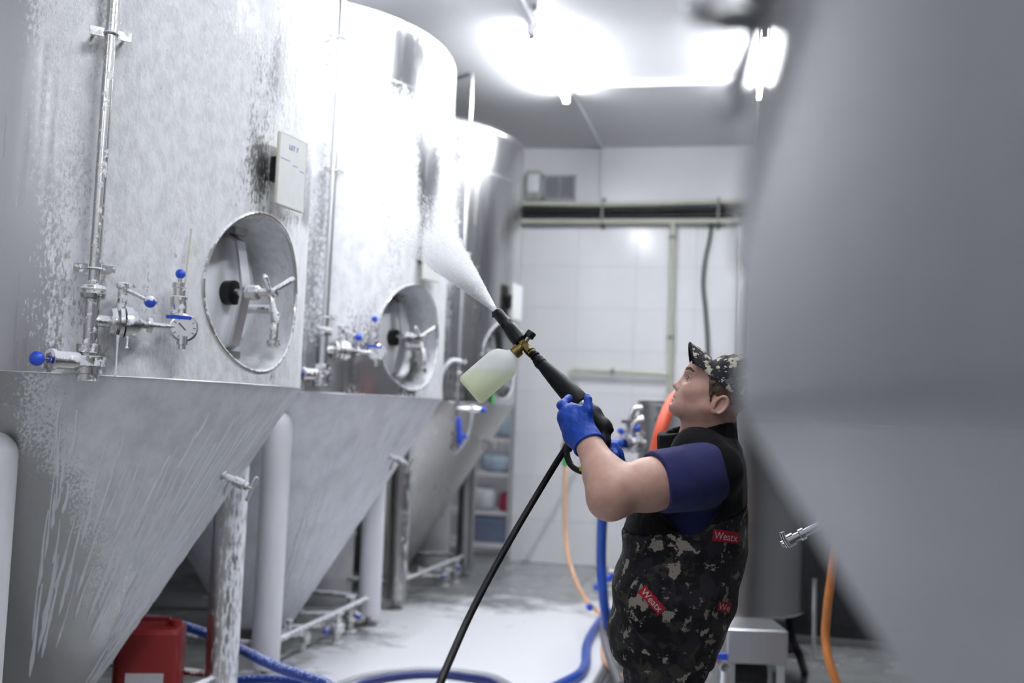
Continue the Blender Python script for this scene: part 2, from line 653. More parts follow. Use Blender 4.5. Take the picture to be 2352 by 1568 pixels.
# painted panels above it
seam = -1.43
for a, b in ((-4.55, seam), (seam, 3.25)):
    MB().rbox(((a + b) / 2, y1 - .006, 3.892), (b - a - .01, .79, .012), .003, axes=((1, 0, 0), (0, 0, 1), (0, -1, 0))).build('panel', M['wall'], wb, smooth=False)
struct(MB().box((-.67, 8.5, zc - .025), (1.54, .05, .05)).build('trim_1', M['paint_white'], smooth=False))
t = MB().tube([(-1.46, 8.7, zc - .012), (-1.43, y1 - .03, zc - .012)], .011, 8)
t.tube([(-1.43, y1 - .03, zc - .012), (-1.43, y1 - .03, 3.66)], .011, 8)
struct(t.build('trim_2', M['wall']))
p0, p1 = at_y(1748, 232, 8.75), at_y(1741, 332, y1 - .03)
t = MB().tube([(p0[0], 8.75, zc - .015), (p1[0], y1 - .03, zc - .015)], .016, 8)
t.tube([(p1[0], y1 - .03, zc - .015), (p1[0], y1 - .03, 3.78)], .016, 8)
struct(t.build('trim_3', M['paint_white']))


# ------------------------------------------------------------------ lamps
def batten(x, ya, yb, label, lit=True, group=None):
    t = thing('fluorescent_lamp', label, 'lamp', (x, (ya + yb) / 2, zc), group)
    MB().prism([(x - .035, ya, zc), (x + .035, ya, zc), (x + .028, ya, zc - .045), (x - .028, ya, zc - .045)], (0, yb - ya, 0)).build('housing', M['paint_white'], t, smooth=False)
    if lit:
        MB().cyl((x, ya + .035, zc - .085), (x, yb - .035, zc - .085), .019, 16).build('tube', M['tube'], t)
    for yy in (ya + .02, yb - .02):
        MB().box((x, yy, zc - .07), (.045, .035, .085)).build('end_cap', M['dark_steel'] if yy < ya + .1 else M['paint_white'], t, smooth=False)
    if not lit:
        for yy in (ya + .3, yb - .25):
            MB().lathe((x + .075, yy, zc), (0, 0, -1), [(0, .02), (.03, .02), (.035, .012)], 14).build('fixing', M['dark_steel'], t)
            MB().box((x + .04, yy, zc - .012), (.09, .03, .012)).build('clip', M['paint_white'], t, smooth=False)
    return t


batten(-1.5, 7.13, 8.72, 'lit white fluorescent batten on the ceiling above the row of foamed tanks')
batten(-1.5, 6.30, 7.08, 'short unlit ceiling batten in line with and nearer than the glowing tube over the aisle', lit=False)
batten(-2.75, 11.3, 12.3, 'unseen lit batten added to brighten the room beyond the doorway')  # lamp added out of sight so the rack is not dark
batten(.12, 7.25, 8.74, 'lit fluorescent batten seen at the edge of the blurred steel tank')
for x, a in ((-1.5, 4.7), (.12, 4.1), (.12, 1.2), (-2.6, -2.5), (.9, -2.6)):  # unseen battens added to brighten the tanks and the aisle
    batten(x, a, a + 1.55, 'unseen lit fluorescent batten added on the ceiling to light the tanks', group='added ceiling lamps out of view')

# ------------------------------------------------------------------ tanks
R = 1.1
TOP = 3.83


def set_attr(me, org, fn):
    n = len(me.vertices)
    co = np.empty(n * 3, np.float32)
    me.vertices.foreach_get('co', co)
    co = co.reshape(-1, 3) + org
    at = me.attributes.new('foam', 'FLOAT', 'POINT')
    at.data.foreach_set('value', fn(co).astype(np.float32))


def cover(default, spots, extra=None):
    def fn(co):
        px, py = proj(co)
        v = np.full(len(co), float(default))
        for (x, y, rx, ry, amp) in spots:
            v += amp * np.exp(-((px - x) / rx) ** 2 - ((py - y) / ry) ** 2)
        if extra:
            v = extra(px, py, v)
        return np.clip(v, 0, 1.1)
    return fn


def lathe_grid(ctr, prof, n=224):
    a = np.linspace(0, 2 * np.pi, n, endpoint=False)
    vs, fs = [], []
    for (r, z) in prof:
        for g in a:
            vs.append((ctr[0] + r * math.cos(g), ctr[1] + r * math.sin(g), z))
    m = len(prof)
    for i in range(m - 1):
        for k in range(n):
            fs.append((i * n + k, i * n + (k + 1) % n, (i + 1) * n + (k + 1) % n, (i + 1) * n + k))
    fs.append(tuple(reversed(range(n))))
    fs.append(tuple(range((m - 1) * n, m * n)))
    mb = MB()
    mb.v, mb.f = vs, fs
    return mb


def boolean_cut(me, cutter):
    a = bpy.data.objects.new('work_a', me)
    b = bpy.data.objects.new('work_b', cutter)
    C.objects.link(a)
    C.objects.link(b)
    md = a.modifiers.new('cut', 'BOOLEAN')
    md.operation = 'DIFFERENCE'
    md.solver = 'EXACT'
    md.object = b
    dg = bpy.context.evaluated_depsgraph_get()
    dg.update()
    res = bpy.data.meshes.new_from_object(a.evaluated_get(dg))
    bpy.data.objects.remove(a)
    bpy.data.objects.remove(b)
    return res


class Tank:
    pass


def make_tank(ctr, label, shell_mat, cone_mat, part_mat, leg_mats, shell_foam, cone_foam, man, seam=1.575, legs=(), cone_end=(.22, .13), group=None, rr=R, weld=True):
    T = Tank()
    T.c = np.array([ctr[0], ctr[1]])
    T.seam = seam
    t = T.t = thing('fermentation_tank', label, 'tank', (ctr[0], ctr[1], 0), group)
    zs = np.linspace(seam, TOP - .09, 64)
    prof = [(rr, z) for z in zs]
    for k in range(1, 7):
        g = math.radians(15 * k)
        prof.append((rr - .09 + .09 * math.cos(g), TOP - .09 + .09 * math.sin(g)))
    prof += [(rr * .75, TOP + .07), (rr * .4, TOP + .13), (.03, TOP + .15)]
    me = lathe_grid(ctr, prof).mesh('shell')
    th, mz, mr = man
    d = np.array([math.cos(th), math.sin(th), 0.0])
    e = np.array([-math.sin(th), math.cos(th), 0.0])
    up = np.array([0, 0, 1.0])
    c3 = np.array([ctr[0], ctr[1], 0.0])
    T.man = (d, e, mz)
    cut = MB().lathe(c3 + d * (rr - .25) + up * mz, d, [(0, mr), (.6, mr)], 72).mesh('cut')
    me = boolean_cut(me, cut)
    o = link_mesh('shell', me, shell_mat, t, angle=25)
    set_attr(me, ORIG[o.name], shell_foam)
    zs = np.linspace(seam - .002, cone_end[1], 56)
    prof = [(rr + (cone_end[0] - rr) * (seam - z) / (seam - cone_end[1]), z) for z in zs]
    prof.append((cone_end[0] * .8, cone_end[1] - .03))
    T.slope = (rr - cone_end[0]) / (seam - cone_end[1])
    o = lathe_grid(ctr, prof).build('cone', cone_mat, t, angle=25)
    set_attr(o.data, ORIG[o.name], cone_foam)
    # weld seams
    for z in ((seam - .001, 3.42) if weld else (3.42,)):
        MB().ring((ctr[0], ctr[1], z), up, rr, .0025, 160, 6).build('weld_seam', M['matte_steel'], t)
    # manway: rim along the cut, door deep in the recess, strap, screw, handles
    rim = []
    for k in range(72):
        g = 2 * math.pi * k / 72
        tt, zz = mr * math.cos(g), mr * math.sin(g)
        rim.append(c3 + d * math.sqrt(rr * rr - tt * tt) + e * tt + up * (mz + zz))
    rim.append(rim[0])
    MB().tube(rim, .007, 8, cap=False).build('manway_rim', part_mat, t)
    b0 = c3 + up * mz
    door = MB().lathe(b0 + d * (rr - .245), d, [(0, .235), (.02, .24), (.045, .235), (.05, .222), (.062, .18), (.072, .1), (.076, .01)], 56)
    dr = door.build('manway_door', M['door'], t)
    # curved flange edge of the door frame
    MB().ring(b0 + d * (rr - .235), d, .255, .012, 56, 8).build('door_gasket', M['dark_steel'], dr)
    st = []
    for z in np.linspace(-.245, .245, 15):
        k = z / .245
        st.append((z, rr - .135 + .05 * (1 - abs(k)) ** .9 - .05 * max(0, abs(k) - .9) * 10))
    mb = MB()
    n = len(st)
    vs, fs = [], []
    for (z, r_) in st:
        for (de, dd) in ((-.028, 0), (.028, 0), (.028, .012), (-.028, .012)):
            vs.append(b0 + d * (r_ + dd) + e * de + up * z)
    for i in range(n - 1):
        for k in range(4):
            fs.append((i * 4 + k, i * 4 + (k + 1) % 4, i * 4 + 4 + (k + 1) % 4, i * 4 + 4 + k))
    fs += [(3, 2, 1, 0), ((n - 1) * 4, (n - 1) * 4 + 1, (n - 1) * 4 + 2, (n - 1) * 4 + 3)]
    mb.add(vs, fs)
    sp = mb.build('door_strap', M['matte_steel'], t, angle=30)
    for s in (-1, 1):
        k = MB().box(b0 + d * (rr - .18) + up * s * .25, (.13, .075, .03), (d, e, up))
        k.cyl(b0 + d * (rr - .14) + up * s * .25 - e * .05, b0 + d * (rr - .14) + up * s * .25 + e * .05, .014, 14)
        k.build('strap_bracket', M['dark_steel'], t)
    MB().lathe(b0 + d * (rr - .185), d, [(0, .045), (.005, .05), (.055, .05), (.06, .04)], 20).build('screw_hub', M['black'], t, label='black plastic hub behind the strap')
    sc_ = MB().cyl(b0 + d * (rr - .13), b0 + d * (rr + .065), .016, 14)
    sc_.lathe(b0 + d * (rr - .07), d, [(0, .03), (.05, .03), (.055, .022)], 8)
    scr = sc_.build('clamp_screw', part_mat, t)
    h = MB()
    hc = b0 + d * (rr + .035)
    for g in (35, 155, 265):
        v = e * math.cos(math.radians(g)) + up * math.sin(math.radians(g)) + d * .35
        v /= np.linalg.norm(v)
        h.lathe(hc, v, [(0, .009), (.02, .011), (.115, .013), (.128, .010), (.132, .003)], 12)
    h.build('handle_arm', part_mat, scr)
    # small sampling elbow low in the recess
    q = b0 + e * .15 - up * .05
    k = MB().tube([q + d * (rr - .2), q + d * (rr - .06), q + d * (rr - .035) - up * .02, q + d * (rr - .035) - up * .13], .018, 12)
    k.lathe(q + d * (rr - .035) - up * .13, -up, [(0, .028), (.025, .028), (.03, .02)], 14)
    k.build('recess_elbow', part_mat, t)
    # cone outlet
    ko = MB().cyl((ctr[0], ctr[1], cone_end[1] - .02), (ctr[0], ctr[1], cone_end[1] - .1), .05, 18)
    ko.build('outlet', M['steel'], t)
    # legs with foot, doubler plate on the cone, braces
    for i, (sx, sy) in enumerate(legs):
        lx, ly = ctr[0] + sx, ctr[1] + sy
        rad = math.hypot(sx, sy)
        htop = seam - (rr - rad) / T.slope - .03
        pr = [(.07, .07), (.075, .078), (htop - .06, .078)] + [(htop - .06 + .08 * math.sin(math.radians(g_)), .078 * math.cos(math.radians(g_))) for g_ in range(10, 91, 10)]
        lg = MB().lathe((lx, ly, 0), up, pr, 28).build('leg', leg_mats[i], t)
        f = MB().cyl((lx, ly, .02), (lx, ly, .08), .02, 12)
        f.lathe((lx, ly, 0), up, [(0, .06), (.012, .06), (.024, .03)], 20)
        f.build('foot', M['dark_steel'], lg)
        # doubler plate: patch of the cone, a few millimetres proud
        th0 = math.atan2(sy, sx)
        zc0 = htop - .02
        vs, fs = [], []
        nr, na = 3, 26
        for a_ in range(na):
            g = 2 * math.pi * a_ / na
            for q_ in range(nr):
                rr_ = .165 * (q_ + 1) / nr
                z = zc0 + rr_ * math.sin(g) * .86
                rad_ = rr - (seam - z) * T.slope + (.006 if q_ < nr - 1 else .0005)
                tt = th0 + rr_ * math.cos(g) / max(rad_, .2)
                vs.append((ctr[0] + rad_ * math.cos(tt), ctr[1] + rad_ * math.sin(tt), z))
        rad_ = rr - (seam - zc0) * T.slope + .006
        vs.append((ctr[0] + rad_ * math.cos(th0), ctr[1] + rad_ * math.sin(th0), zc0))
        for a_ in range(na):
            b_ = (a_ + 1) % na
            fs.append((len(vs) - 1, a_ * nr, b_ * nr))
            for q_ in range(nr - 1):
                fs.append((a_ * nr + q_, a_ * nr + q_ + 1, b_ * nr + q_ + 1, b_ * nr + q_))
        if zc0 + .165 < seam - .01:
            mb = MB()
            mb.add(vs, fs)
            pl = mb.build('doubler_plate', cone_mat, t)
            set_attr(pl.data, ORIG[pl.name], cone_foam)
    T.legs = [(ctr[0] + a, ctr[1] + b) for a, b in legs]
    if len(T.legs) == 4:
        for i, j in ((0, 1), (1, 3), (0, 2)):
            a, b = np.array([*T.legs[i], .19]), np.array([*T.legs[j], .19])
            MB().cyl(a, b, .019, 14).build('leg_brace', M['foam_pipe'], t)
    return T


def fdoor():
    m = foamy('foamed_manway_door', (.6, .6, .6), .3, 1.0, .85, scale=8, up=.1)
    return m


M['door'] = fdoor()
M['foam_dim'] = simple('foam_string', (.84, .845, .88), .55, 0, .03, 60, .3)


def sample_valve(T, P, parent, mat, out_dir, knob=True):
    """small cock on the cone: stub, body, cross lever, spout"""
    a = np.array(out_dir, float)
    a /= np.linalg.norm(a)
    u = np.cross(a, (0, 0, 1.0))
    u /= np.linalg.norm(u)
    w_ = np.cross(u, a)
    b = MB().lathe(P - a * .05, a, [(0, .012), (.05, .012), (.05, .022), (.062, .022), (.064, .014), (.1, .016), (.105, .021), (.15, .021), (.155, .016), (.17, .016), (.172, .008), (.185, .008)], 16)
    v = b.build('sample_valve', mat, parent)
    h = MB().lathe(P + a * .135 - w_ * .055, w_, [(0, .003), (.003, .008), (.107, .008), (.11, .003)], 10)
    h.build('valve_lever', mat, v)
    s = MB().tube([P + a * .03, P + a * .03 - w_ * .05, P + a * .035 - w_ * .075], .008, 10)
    s.build('spout', mat, v)
    return v


def ball_handle(p, q, r, kr, mat, kmat, parent, name='valve_handle'):
    h = MB().tube([p, q], r, 10).build(name, mat, parent)
    MB().sphere(q, kr, 16).build('knob', kmat, parent, label='blue ball knob')
    return h


def clamp_on(P, axis, mat, parent, rad=.032, name='union'):
    MB().lathe(np.array(P) - np.array(axis) * .018, axis, [(0, rad * .8), (.002, rad), (.012, rad), (.014, rad * .86), (.022, rad * .86), (.024, rad), (.034, rad), (.036, rad * .8)], 8 if name == 'nut' else 22).build(name, mat, parent)


def cip_gear(T, c1, dth, dz, pm, vm, km, top_z, full=True):
    """pipe, valves and gauge on the aisle side; anchors are read on the first tank and turned about each tank"""
    def G(px, py, off):
        p = on_cyl(px, py, c1, R + off)
        g = math.atan2(p[1] - c1[1], p[0] - c1[0]) + dth
        return np.array([T.c[0] + (R + off) * math.cos(g), T.c[1] + (R + off) * math.sin(g), p[2] + dz])

    def Gz(px, py, off, ref):
        """same bearing and height as seen, but with the bearing measured beside the point ref"""
        return G(px, py, off)
    up = np.array([0, 0, 1.0])
    t = T.t
    off = .075
    pb = G(205, 800, off)
    g = math.atan2(pb[1] - T.c[1], pb[0] - T.c[0])
    nrm = np.array([math.cos(g), math.sin(g), 0])
    tan = np.array([-math.sin(g), math.cos(g), 0])
    px_, py_ = pb[0], pb[1]

    def on_pipe(z):
        return np.array([px_, py_, z])
    z_of = lambda yy: G(215 if yy > 500 else 240, yy, off)[2]
    pts = [on_pipe(pb[2]), on_pipe(top_z - .05)]
    arc = []
    for k in range(1, 6):
        a = math.radians(18 * k)
        arc.append(on_pipe(top_z - .05 + .05 * math.sin(a)) - nrm * (.05 - .05 * math.cos(a)))
    pts += arc + [on_pipe(top_z) - nrm * .75]
    pipe = MB().tube(pts, .019, 16).build('cip_pipe', pm, t)
    # brackets
    for yy in (617, 75) + ((-420,) if not full else ()):
        z = z_of(yy)
        b = MB().ring(on_pipe(z), up, .0215, .005, 20, 6)
        b.v = [tuple(np.array(v)) for v in b.v]
        b.box(on_pipe(z) - nrm * .0 + tan * .045, (.008, .045, .03), (nrm, tan, up))
        b.box(on_pipe(z) - nrm * .0 - tan * .045, (.008, .045, .03), (nrm, tan, up))
        b.cyl(on_pipe(z) + tan * .05, on_pipe(z) + tan * .05 - nrm * .075, .006, 8)
        b.cyl(on_pipe(z) - tan * .05, on_pipe(z) - tan * .05 - nrm * .075, .006, 8)
        b.build('pipe_bracket', vm, pipe)
    zu = z_of(672)
    MB().lathe(on_pipe(zu - .022), up, [(0, .026), (.004, .040), (.018, .043), (.02, .036), (.028, .036), (.034, .043), (.044, .040), (.048, .026)], 10).build('union_nut', vm, pipe)
    # thicker pipe under the union
    MB().cyl(on_pipe(pb[2]), on_pipe(zu), .0235, 18).build('lower_pipe', pm, t)
    # branch to butterfly valve and gauge: runs level along the wall
    zb = G(240, 738, off)[2]
    B0 = on_pipe(zb)
    pg = G(421, 753, .11)
    bdir = pg - B0
    L = np.linalg.norm(bdir[:2])
    bdir = np.array([bdir[0], bdir[1], pg[2] - B0[2]])
    Lb = np.linalg.norm(bdir)
    bd = bdir / Lb
    bw = np.cross(bd, up)
    bw /= np.linalg.norm(bw)
    if bw @ nrm < 0:
        bw = -bw
    bu = np.cross(bw, bd)
    if bu[2] < 0:
        bu = -bu
    br = MB().lathe(B0, bd, [(0, .02), (Lb * .20, .02), (Lb * .20, .044), (Lb * .235, .05), (Lb * .25, .05), (Lb * .255, .03), (Lb * .28, .03), (Lb * .285, .052), (Lb * .33, .052), (Lb * .335, .04), (Lb * .345, .056), (Lb * .42, .056), (Lb * .425, .047), (Lb * .47, .045), (Lb * .49, .03), (Lb * .56, .014), (Lb * .6, .012), (Lb * .6, .026), (Lb * .645, .026), (Lb * .65, .012), (Lb * .9, .0105)], 24)
    bv = br.build('butterfly_valve', vm, t)
    # stem and lever
    s0 = B0 + bd * Lb * .31
    st = MB().lathe(s0 + bu * .04, bu, [(0, .018), (.05, .016), (.075, .016), (.08, .022), (.095, .022), (.1, .012)], 14)
    st.box(s0 + bu * .13 + bd * .01, (.06, .03, .012), (bd, bw, bu))
    st.build('valve_stem', vm, bv)
    lv = s0 + bu * .12
    q = G(345, 693, .13)
    MB().tube([lv, q], .0075, 10).build('valve_lever', vm, bv)
    MB().sphere(q, .021, 16).build('lever_knob', km, bv, label='blue ball knob')
    # gauge, facing the aisle corner
    fdir = np.array([CAM[0], CAM[1] + 1.0, pg[2]]) - pg
    fdir[2] = 0
    fdir /= np.linalg.norm(fdir)
    gm = MB().lathe(pg - fdir * .035, fdir, [(0, .02), (.005, .045), (.03, .047), (.034, .05), (.046, .05), (.048, .044)], 30)
    gm.lathe(pg - np.array([0, 0, .03]), -up, [(0, .02), (.03, .02), (.032, .014), (.045, .014)], 14)
    ga = gm.build('pressure_gauge', M['chrome'], t)
    MB().lathe(pg + fdir * .010, fdir, [(0, .043), (.004, .043)], 28).build('gauge_face', M['glass'], ga)
    gx = np.cross(fdir, up)
    nd = MB().box(pg + fdir * .0155 + gx * .006 + up * .004, (.034, .003, .002), ((gx + up) / 1.414, (up - gx) / 1.414, fdir))
    for a in range(0, 300, 30):
        a = math.radians(a - 60)
        v = gx * math.cos(a) + up * math.sin(a)
        nd.box(pg + fdir * .0152 + v * .036, (.009, .002, .001), (v, np.cross(fdir, v), fdir))
    nd.build('needle', M['needle'], ga)
    # carbonation sight body above the gauge
    ps = G(408, 733, .09)
    pt = G(407, 628, .09)
    pt = np.array([ps[0], ps[1], pt[2]])
    H = pt[2] - ps[2]
    sb = MB().lathe(ps - up * .01, up, [(0, .016), (H * .12, .016), (H * .14, .03), (H * .55, .03), (H * .57, .022), (H * .74, .022), (H * .76, .026), (H * .86, .026), (H * .88, .007), (H * 1.0, .007)], 20)
    sv = sb.build('relief_valve', vm, t)
    MB().sphere(pt, .018, 16).build('relief_knob', M['blue'], sv, label='blue ball knob')
    MB().box(ps + up * .005 + fdir * .02, (.085, .018, .012), (gx, fdir, up)).build('blue_lever', M['blue'], sv, label='flat blue lever')
    if full:
        MB().tube([G(424, 665, .06), G(440, 525, .03)], .004, 8).build('sight_rod', M['board_edge'], t, label='thin straw-coloured plastic rod')
    # bottom valve with two side actuators
    vb = MB().lathe(on_pipe(pb[2] + .015), -up, [(0, .024), (.002, .045), (.03, .045), (.032, .036), (.04, .036), (.042, .056), (.075, .056), (.077, .045), (.1, .045), (.102, .036), (.125, .036)], 24)
    bo = vb.build('bottom_valve', vm, t)
    c = on_pipe(pb[2] - .045)
    hd = G(85, 823, .16) - c
    hd /= np.linalg.norm(hd)
    a1 = MB().lathe(c + hd * .04, hd, [(0, .03), (.085, .03), (.087, .036), (.1, .036), (.103, .03)], 20)
    a1.build('actuator', vm, bo)
    q = G(85, 823, .16)
    MB().tube([c + hd * .13, q], .008, 10).build('valve_lever', M['dark_steel'], bo)
    MB().sphere(q, .024, 18).build('lever_knob', M['blue'], bo, label='blue ball knob')
    MB().lathe(c + hd * .141, hd, [(0, .012), (.004, .012)], 12).build('indicator_dot', M['blue'], bo, label='blue dot')
    if full:
        for (xx, yy, ln) in ((271, 800, .14), (293, 776, .045)):
            q = G(xx, 772, .11)
            z0 = zb - .045
            q[2] = z0
            dm = MB().lathe(q, -up, [(0, .006), (ln * .3, .003), (ln * .8, .003), (ln * .93, .007), (ln, .002)], 8)
            dm.build('foam_drip', M['foam'], bv, label='hanging string of foam')
    return G


def slate(ctr, P, th, w_, h_, label, marks, group=None, tilt=.0):
    """flat writing board hung on a tank; P = centre of its back"""
    d = np.array([math.cos(th), math.sin(th), 0.0])
    e = np.array([-math.sin(th), math.cos(th), 0.0])
    up = np.array([0, 0, 1.0])
    t = thing('writing_board', label, 'board', tuple(P - up * h_ / 2), group)
    MB().rbox(P + d * .012, (w_, h_, .012), .006, (e, up, d)).build('board', M['board_edge'], t, angle=30)
    MB().rbox(P + d * .0195, (w_ - .006, h_ - .006, .003), .006, (e, up, d)).build('sheet', M['board'], t, angle=30)
    MB().box(P - d * .012 - e * (w_ * .32), (.03, .10, .04), (e, up, d)).build('magnet', M['black'], t, smooth=False)
    MB().box(P - d * .012 + e * (w_ * .32), (.03, .10, .04), (e, up, d)).build('magnet', M['black'], t, smooth=False)
    if marks:
        cu = bpy.data.curves.new('writing', 'FONT')
        cu.body = marks
        cu.size = .029
        cu.extrude = .0004
        cu.align_x = 'CENTER'
        ob = bpy.data.objects.new('writing', cu)
        C.objects.link(ob)
        bpy.context.view_layer.update()
        me = bpy.data.meshes.new_from_object(ob.evaluated_get(bpy.context.evaluated_depsgraph_get()))
        bpy.data.objects.remove(ob)
        mm = Matrix.Identity(4)
        for i in range(3):
            mm[i][0], mm[i][1], mm[i][2] = e[i], up[i], d[i]
            mm[i][3] = (P + d * .0218 + up * h_ * .30)[i]
        me.transform(mm)
        link_mesh('writing', me, M['ink'], t, smooth=False, label='blue marker lettering')
        ln = MB()
        for k, (xa, xb, y_) in enumerate(((-.45, -.1, .14), (.0, .18, .10), (.25, .42, .06))):
            ln.box(P + d * .0216 + e * (w_ * (xa + xb) / 2) + up * h_ * y_, (w_ * (xb - xa), .0025, .0006), (e, up, d))
        ln.build('marker_line', M['ink'], t, smooth=False)
    return t


C1, C2, C3 = (-2.95, 4.0), (-2.95, 6.3), (-2.95, 8.58)


def ang(px, py, ctr, off=0.0):
    p = on_cyl(px, py, ctr, R + off)
    return math.atan2(p[1] - ctr[1], p[0] - ctr[0]), p[2]


def left1(px, py, v):
    # bare steel on the turned-away left side, foam starts in a ragged upright edge
    k = np.clip((px - 30) / 130, 0, 1)
    v = v * (.25 + .75 * k)
    return v


f1 = cover(.70, [(185, 120, 38, 260, -.24), (150, 430, 35, 200, -.12), (235, 60, 35, 160, -.10), (600, 400, 44, 90, -.30), (708, 430, 14, 110, -.28), (670, 500, 60, 26, -.28), (628, 165, 36, 90, -.25), (560, 60, 60, 60, -.10), (545, 380, 30, 70, -.1),
                 (130, 690, 38, 70, -.28), (180, 720, 18, 60, -.16), (335, 700, 18, 55, -.12), (70, 800, 80, 60, -.2), (410, 320, 150, 250, .12), (640, 600, 40, 200, .15), (560, 800, 200, 120, .2), (625, 870, 7, 30, -.5)], left1)


def low1(px, py, v):
    bx = 70 + np.clip(py - 930, 0, 900) * .50
    edge = 690 - (py - 892) * .70
    d = (px - bx) / 230
    strip = np.exp(-((edge - px) / 70) ** 2)
    return np.clip(.46 + .5 * d, .15, .74) + strip * .25


f1c = cover(0, [(560, 950, 40, 40, -.12), (430, 1340, 30, 60, -.3), (300, 1330, 10, 60, -.3)], lambda px, py, v: low1(px, py, v) + v)
f2 = cover(.74, [(915, 125, 75, 75, -.62), (965, 230, 26, 90, -.3), (985, 390, 28, 150, -.42), (765, 130, 14, 160, -.22), (745, 480, 18, 200, -.18), (720, 720, 40, 200, -.25), (800, 760, 26, 60, -.2), (862, 760, 40, 70, -.2), (800, 850, 80, 50, -.5), (880, 850, 50, 55, -.5), (975, 560, 20, 60, -.25), (905, 600, 50, 110, -.10), (930, 820, 30, 90, -.3), (850, 905, 200, 14, -.2), (740, 860, 40, 60, -.3)])
f2c = cover(.80, [(700, 1210, 20, 60, -.3), (820, 950, 100, 30, -.08), (650, 1150, 20, 200, -.12)])
f3 = cover(.14, [(1045, 420, 22, 200, .22), (1085, 700, 30, 250, .16), (1030, 600, 30, 400, .25)])
f3c = cover(.10, [(960, 1050, 30, 200, .2)])

m1t, m1z = ang(603, 672, C1)
T1 = make_tank(C1, 'near foam-coated steel cone-bottomed tank filling the left of the photo', M['tank1'], M['cone1'], M['foam_valve'], [M['foam_leg_white'], M['foam_leg'], M['foam_leg'], M['foam_leg']], f1, f1c, (m1t, m1z, .315), legs=((.47, -.86), (.56, .72), (-.67, -.78), (-.67, .78)))
m2t, m2z = ang(953, 775, C2)
T2 = make_tank(C2, 'middle cone-bottomed tank, white with foam, second from the near end of the row', M['tank2'], M['cone2'], M['foam_valve'], [M['foam_leg_white'], M['foam_leg_white'], M['foam_leg'], M['foam_leg']], f2, f2c, (m2t, m2z, .315), legs=((.48, -.92), (.49, .70), (-.67, -.78), (-.67, .78)))
T3 = make_tank(C3, 'far cone-bottomed steel tank next to the back wall, mostly free of foam', M['tank3'], M['cone3'], M['foam_valve'], [M['foam_leg_low'], M['dark_steel'], M['steel'], M['steel']], f3, f3c, (m1t * .5 + m2t * .5, m2z, .315), legs=((.47, -.94), (.55, .78), (-.67, -.78), (-.67, .78)))

cip_gear(T1, C1, 0, 0, M['foam_pipe'], M['foam_valve'], M['blue_foam'], 4.12)
# second tank: bearing and height of its gear read on the tank itself
tA, zA = ang(205, 800, C1, .075)
tB, zB = ang(741, 850, C2, .075)
cip_gear(T2, C1, tB - tA, zB - zA + .02, M['steel'], M['foam_valve'], M['blue'], 4.12, full=False)

# boards
tb, zb_ = ang(664, 397, C1, .05)
slate(C1, np.array([C1[0] + (R + .045) * math.cos(tb), C1[1] + (R + .045) * math.sin(tb), zb_]), tb - .05, .205, .295, 'white plastic writing board with blue marker on the near tank', 'LET 7')
tb, zb_ = ang(990, 590, C2, .05)
slate(C2, np.array([C2[0] + (R + .045) * math.cos(tb), C2[1] + (R + .045) * math.sin(tb), zb_]), tb - .02, .205, .295, 'blank white writing board on the middle tank in the spray', None)
tb, zb_ = ang(1184, 694, C3, .05)
slate(C3, np.array([C3[0] + (R + .05) * math.cos(tb), C3[1] + (R + .05) * math.sin(tb), zb_]), tb, .205, .295, 'white board seen edge-on on the far tank above the foam bottle', None)


def cone_pt(px, py, T, off=0.0):
    """where the view ray meets the cone of T"""
    d = ray(px, py)
    best = None
    for s in np.linspace(2.0, 11.0, 3600):
        p = CAM + d * s
        r_ = R - (T.seam - p[2]) * T.slope
        if p[2] < T.seam and math.hypot(p[0] - T.c[0], p[1] - T.c[1]) < r_ + off:
            return p
    # outline: closest approach
    for s in np.linspace(2.0, 11.0, 1800):
        p = CAM + d * s
        r_ = R - (T.seam - p[2]) * T.slope
        g = math.hypot(p[0] - T.c[0], p[1] - T.c[1]) - r_
        if best is None or g < best[0]:
            best = (g, p)
    return best[1]


for (T, px, py) in ((T1, 512, 1091), (T2, 896, 1047)):
    P = cone_pt(px, py, T)
    g = math.atan2(P[1] - T.c[1], P[0] - T.c[0])
    sample_valve(T, P, T.t, M['foam_valve'], (math.cos(g) * .8 + .25, math.sin(g) * .8 + .1, -.42))



def foam_runs(T, mat, n, seed, tha, thb, zlo, zhi):
    """strings of foam sliding down the cone"""
    r = np.random.default_rng(seed)
    mb = MB()
    for _ in range(n):
        th = r.uniform(tha, thb)
        z0 = r.uniform(zlo, zhi)
        ln_ = r.uniform(.06, .42)
        w_ = r.uniform(.004, .010)
        pts, rad = [], []
        for k in range(7):
            q = k / 6
            z = z0 - ln_ * q
            if z < .2:
                break
            rr_ = R - (T.seam - z) * T.slope + .0005
            t2 = th + .004 * math.sin(5 * q + th * 40)
            pts.append((T.c[0] + rr_ * math.cos(t2), T.c[1] + rr_ * math.sin(t2), z))
            rad.append(w_ * (.35 + .5 * q + (.25 if k == 5 else 0)) if k < 6 else w_ * .25)
        if len(pts) > 3:
            mb.tube(pts, rad[:len(pts)], 6)
    return mb.build('foam_run', mat, T.t, kind='stuff')


foam_runs(T1, M['foam_dim'], 140, 3, math.radians(-50), math.radians(24), .75, 1.5)
foam_runs(T1, M['foam_dim'], 120, 4, math.radians(-8), math.radians(28), .45, 1.5)
foam_runs(T2, M['foam_dim'], 140, 5, math.radians(-45), math.radians(20), .5, 1.5)

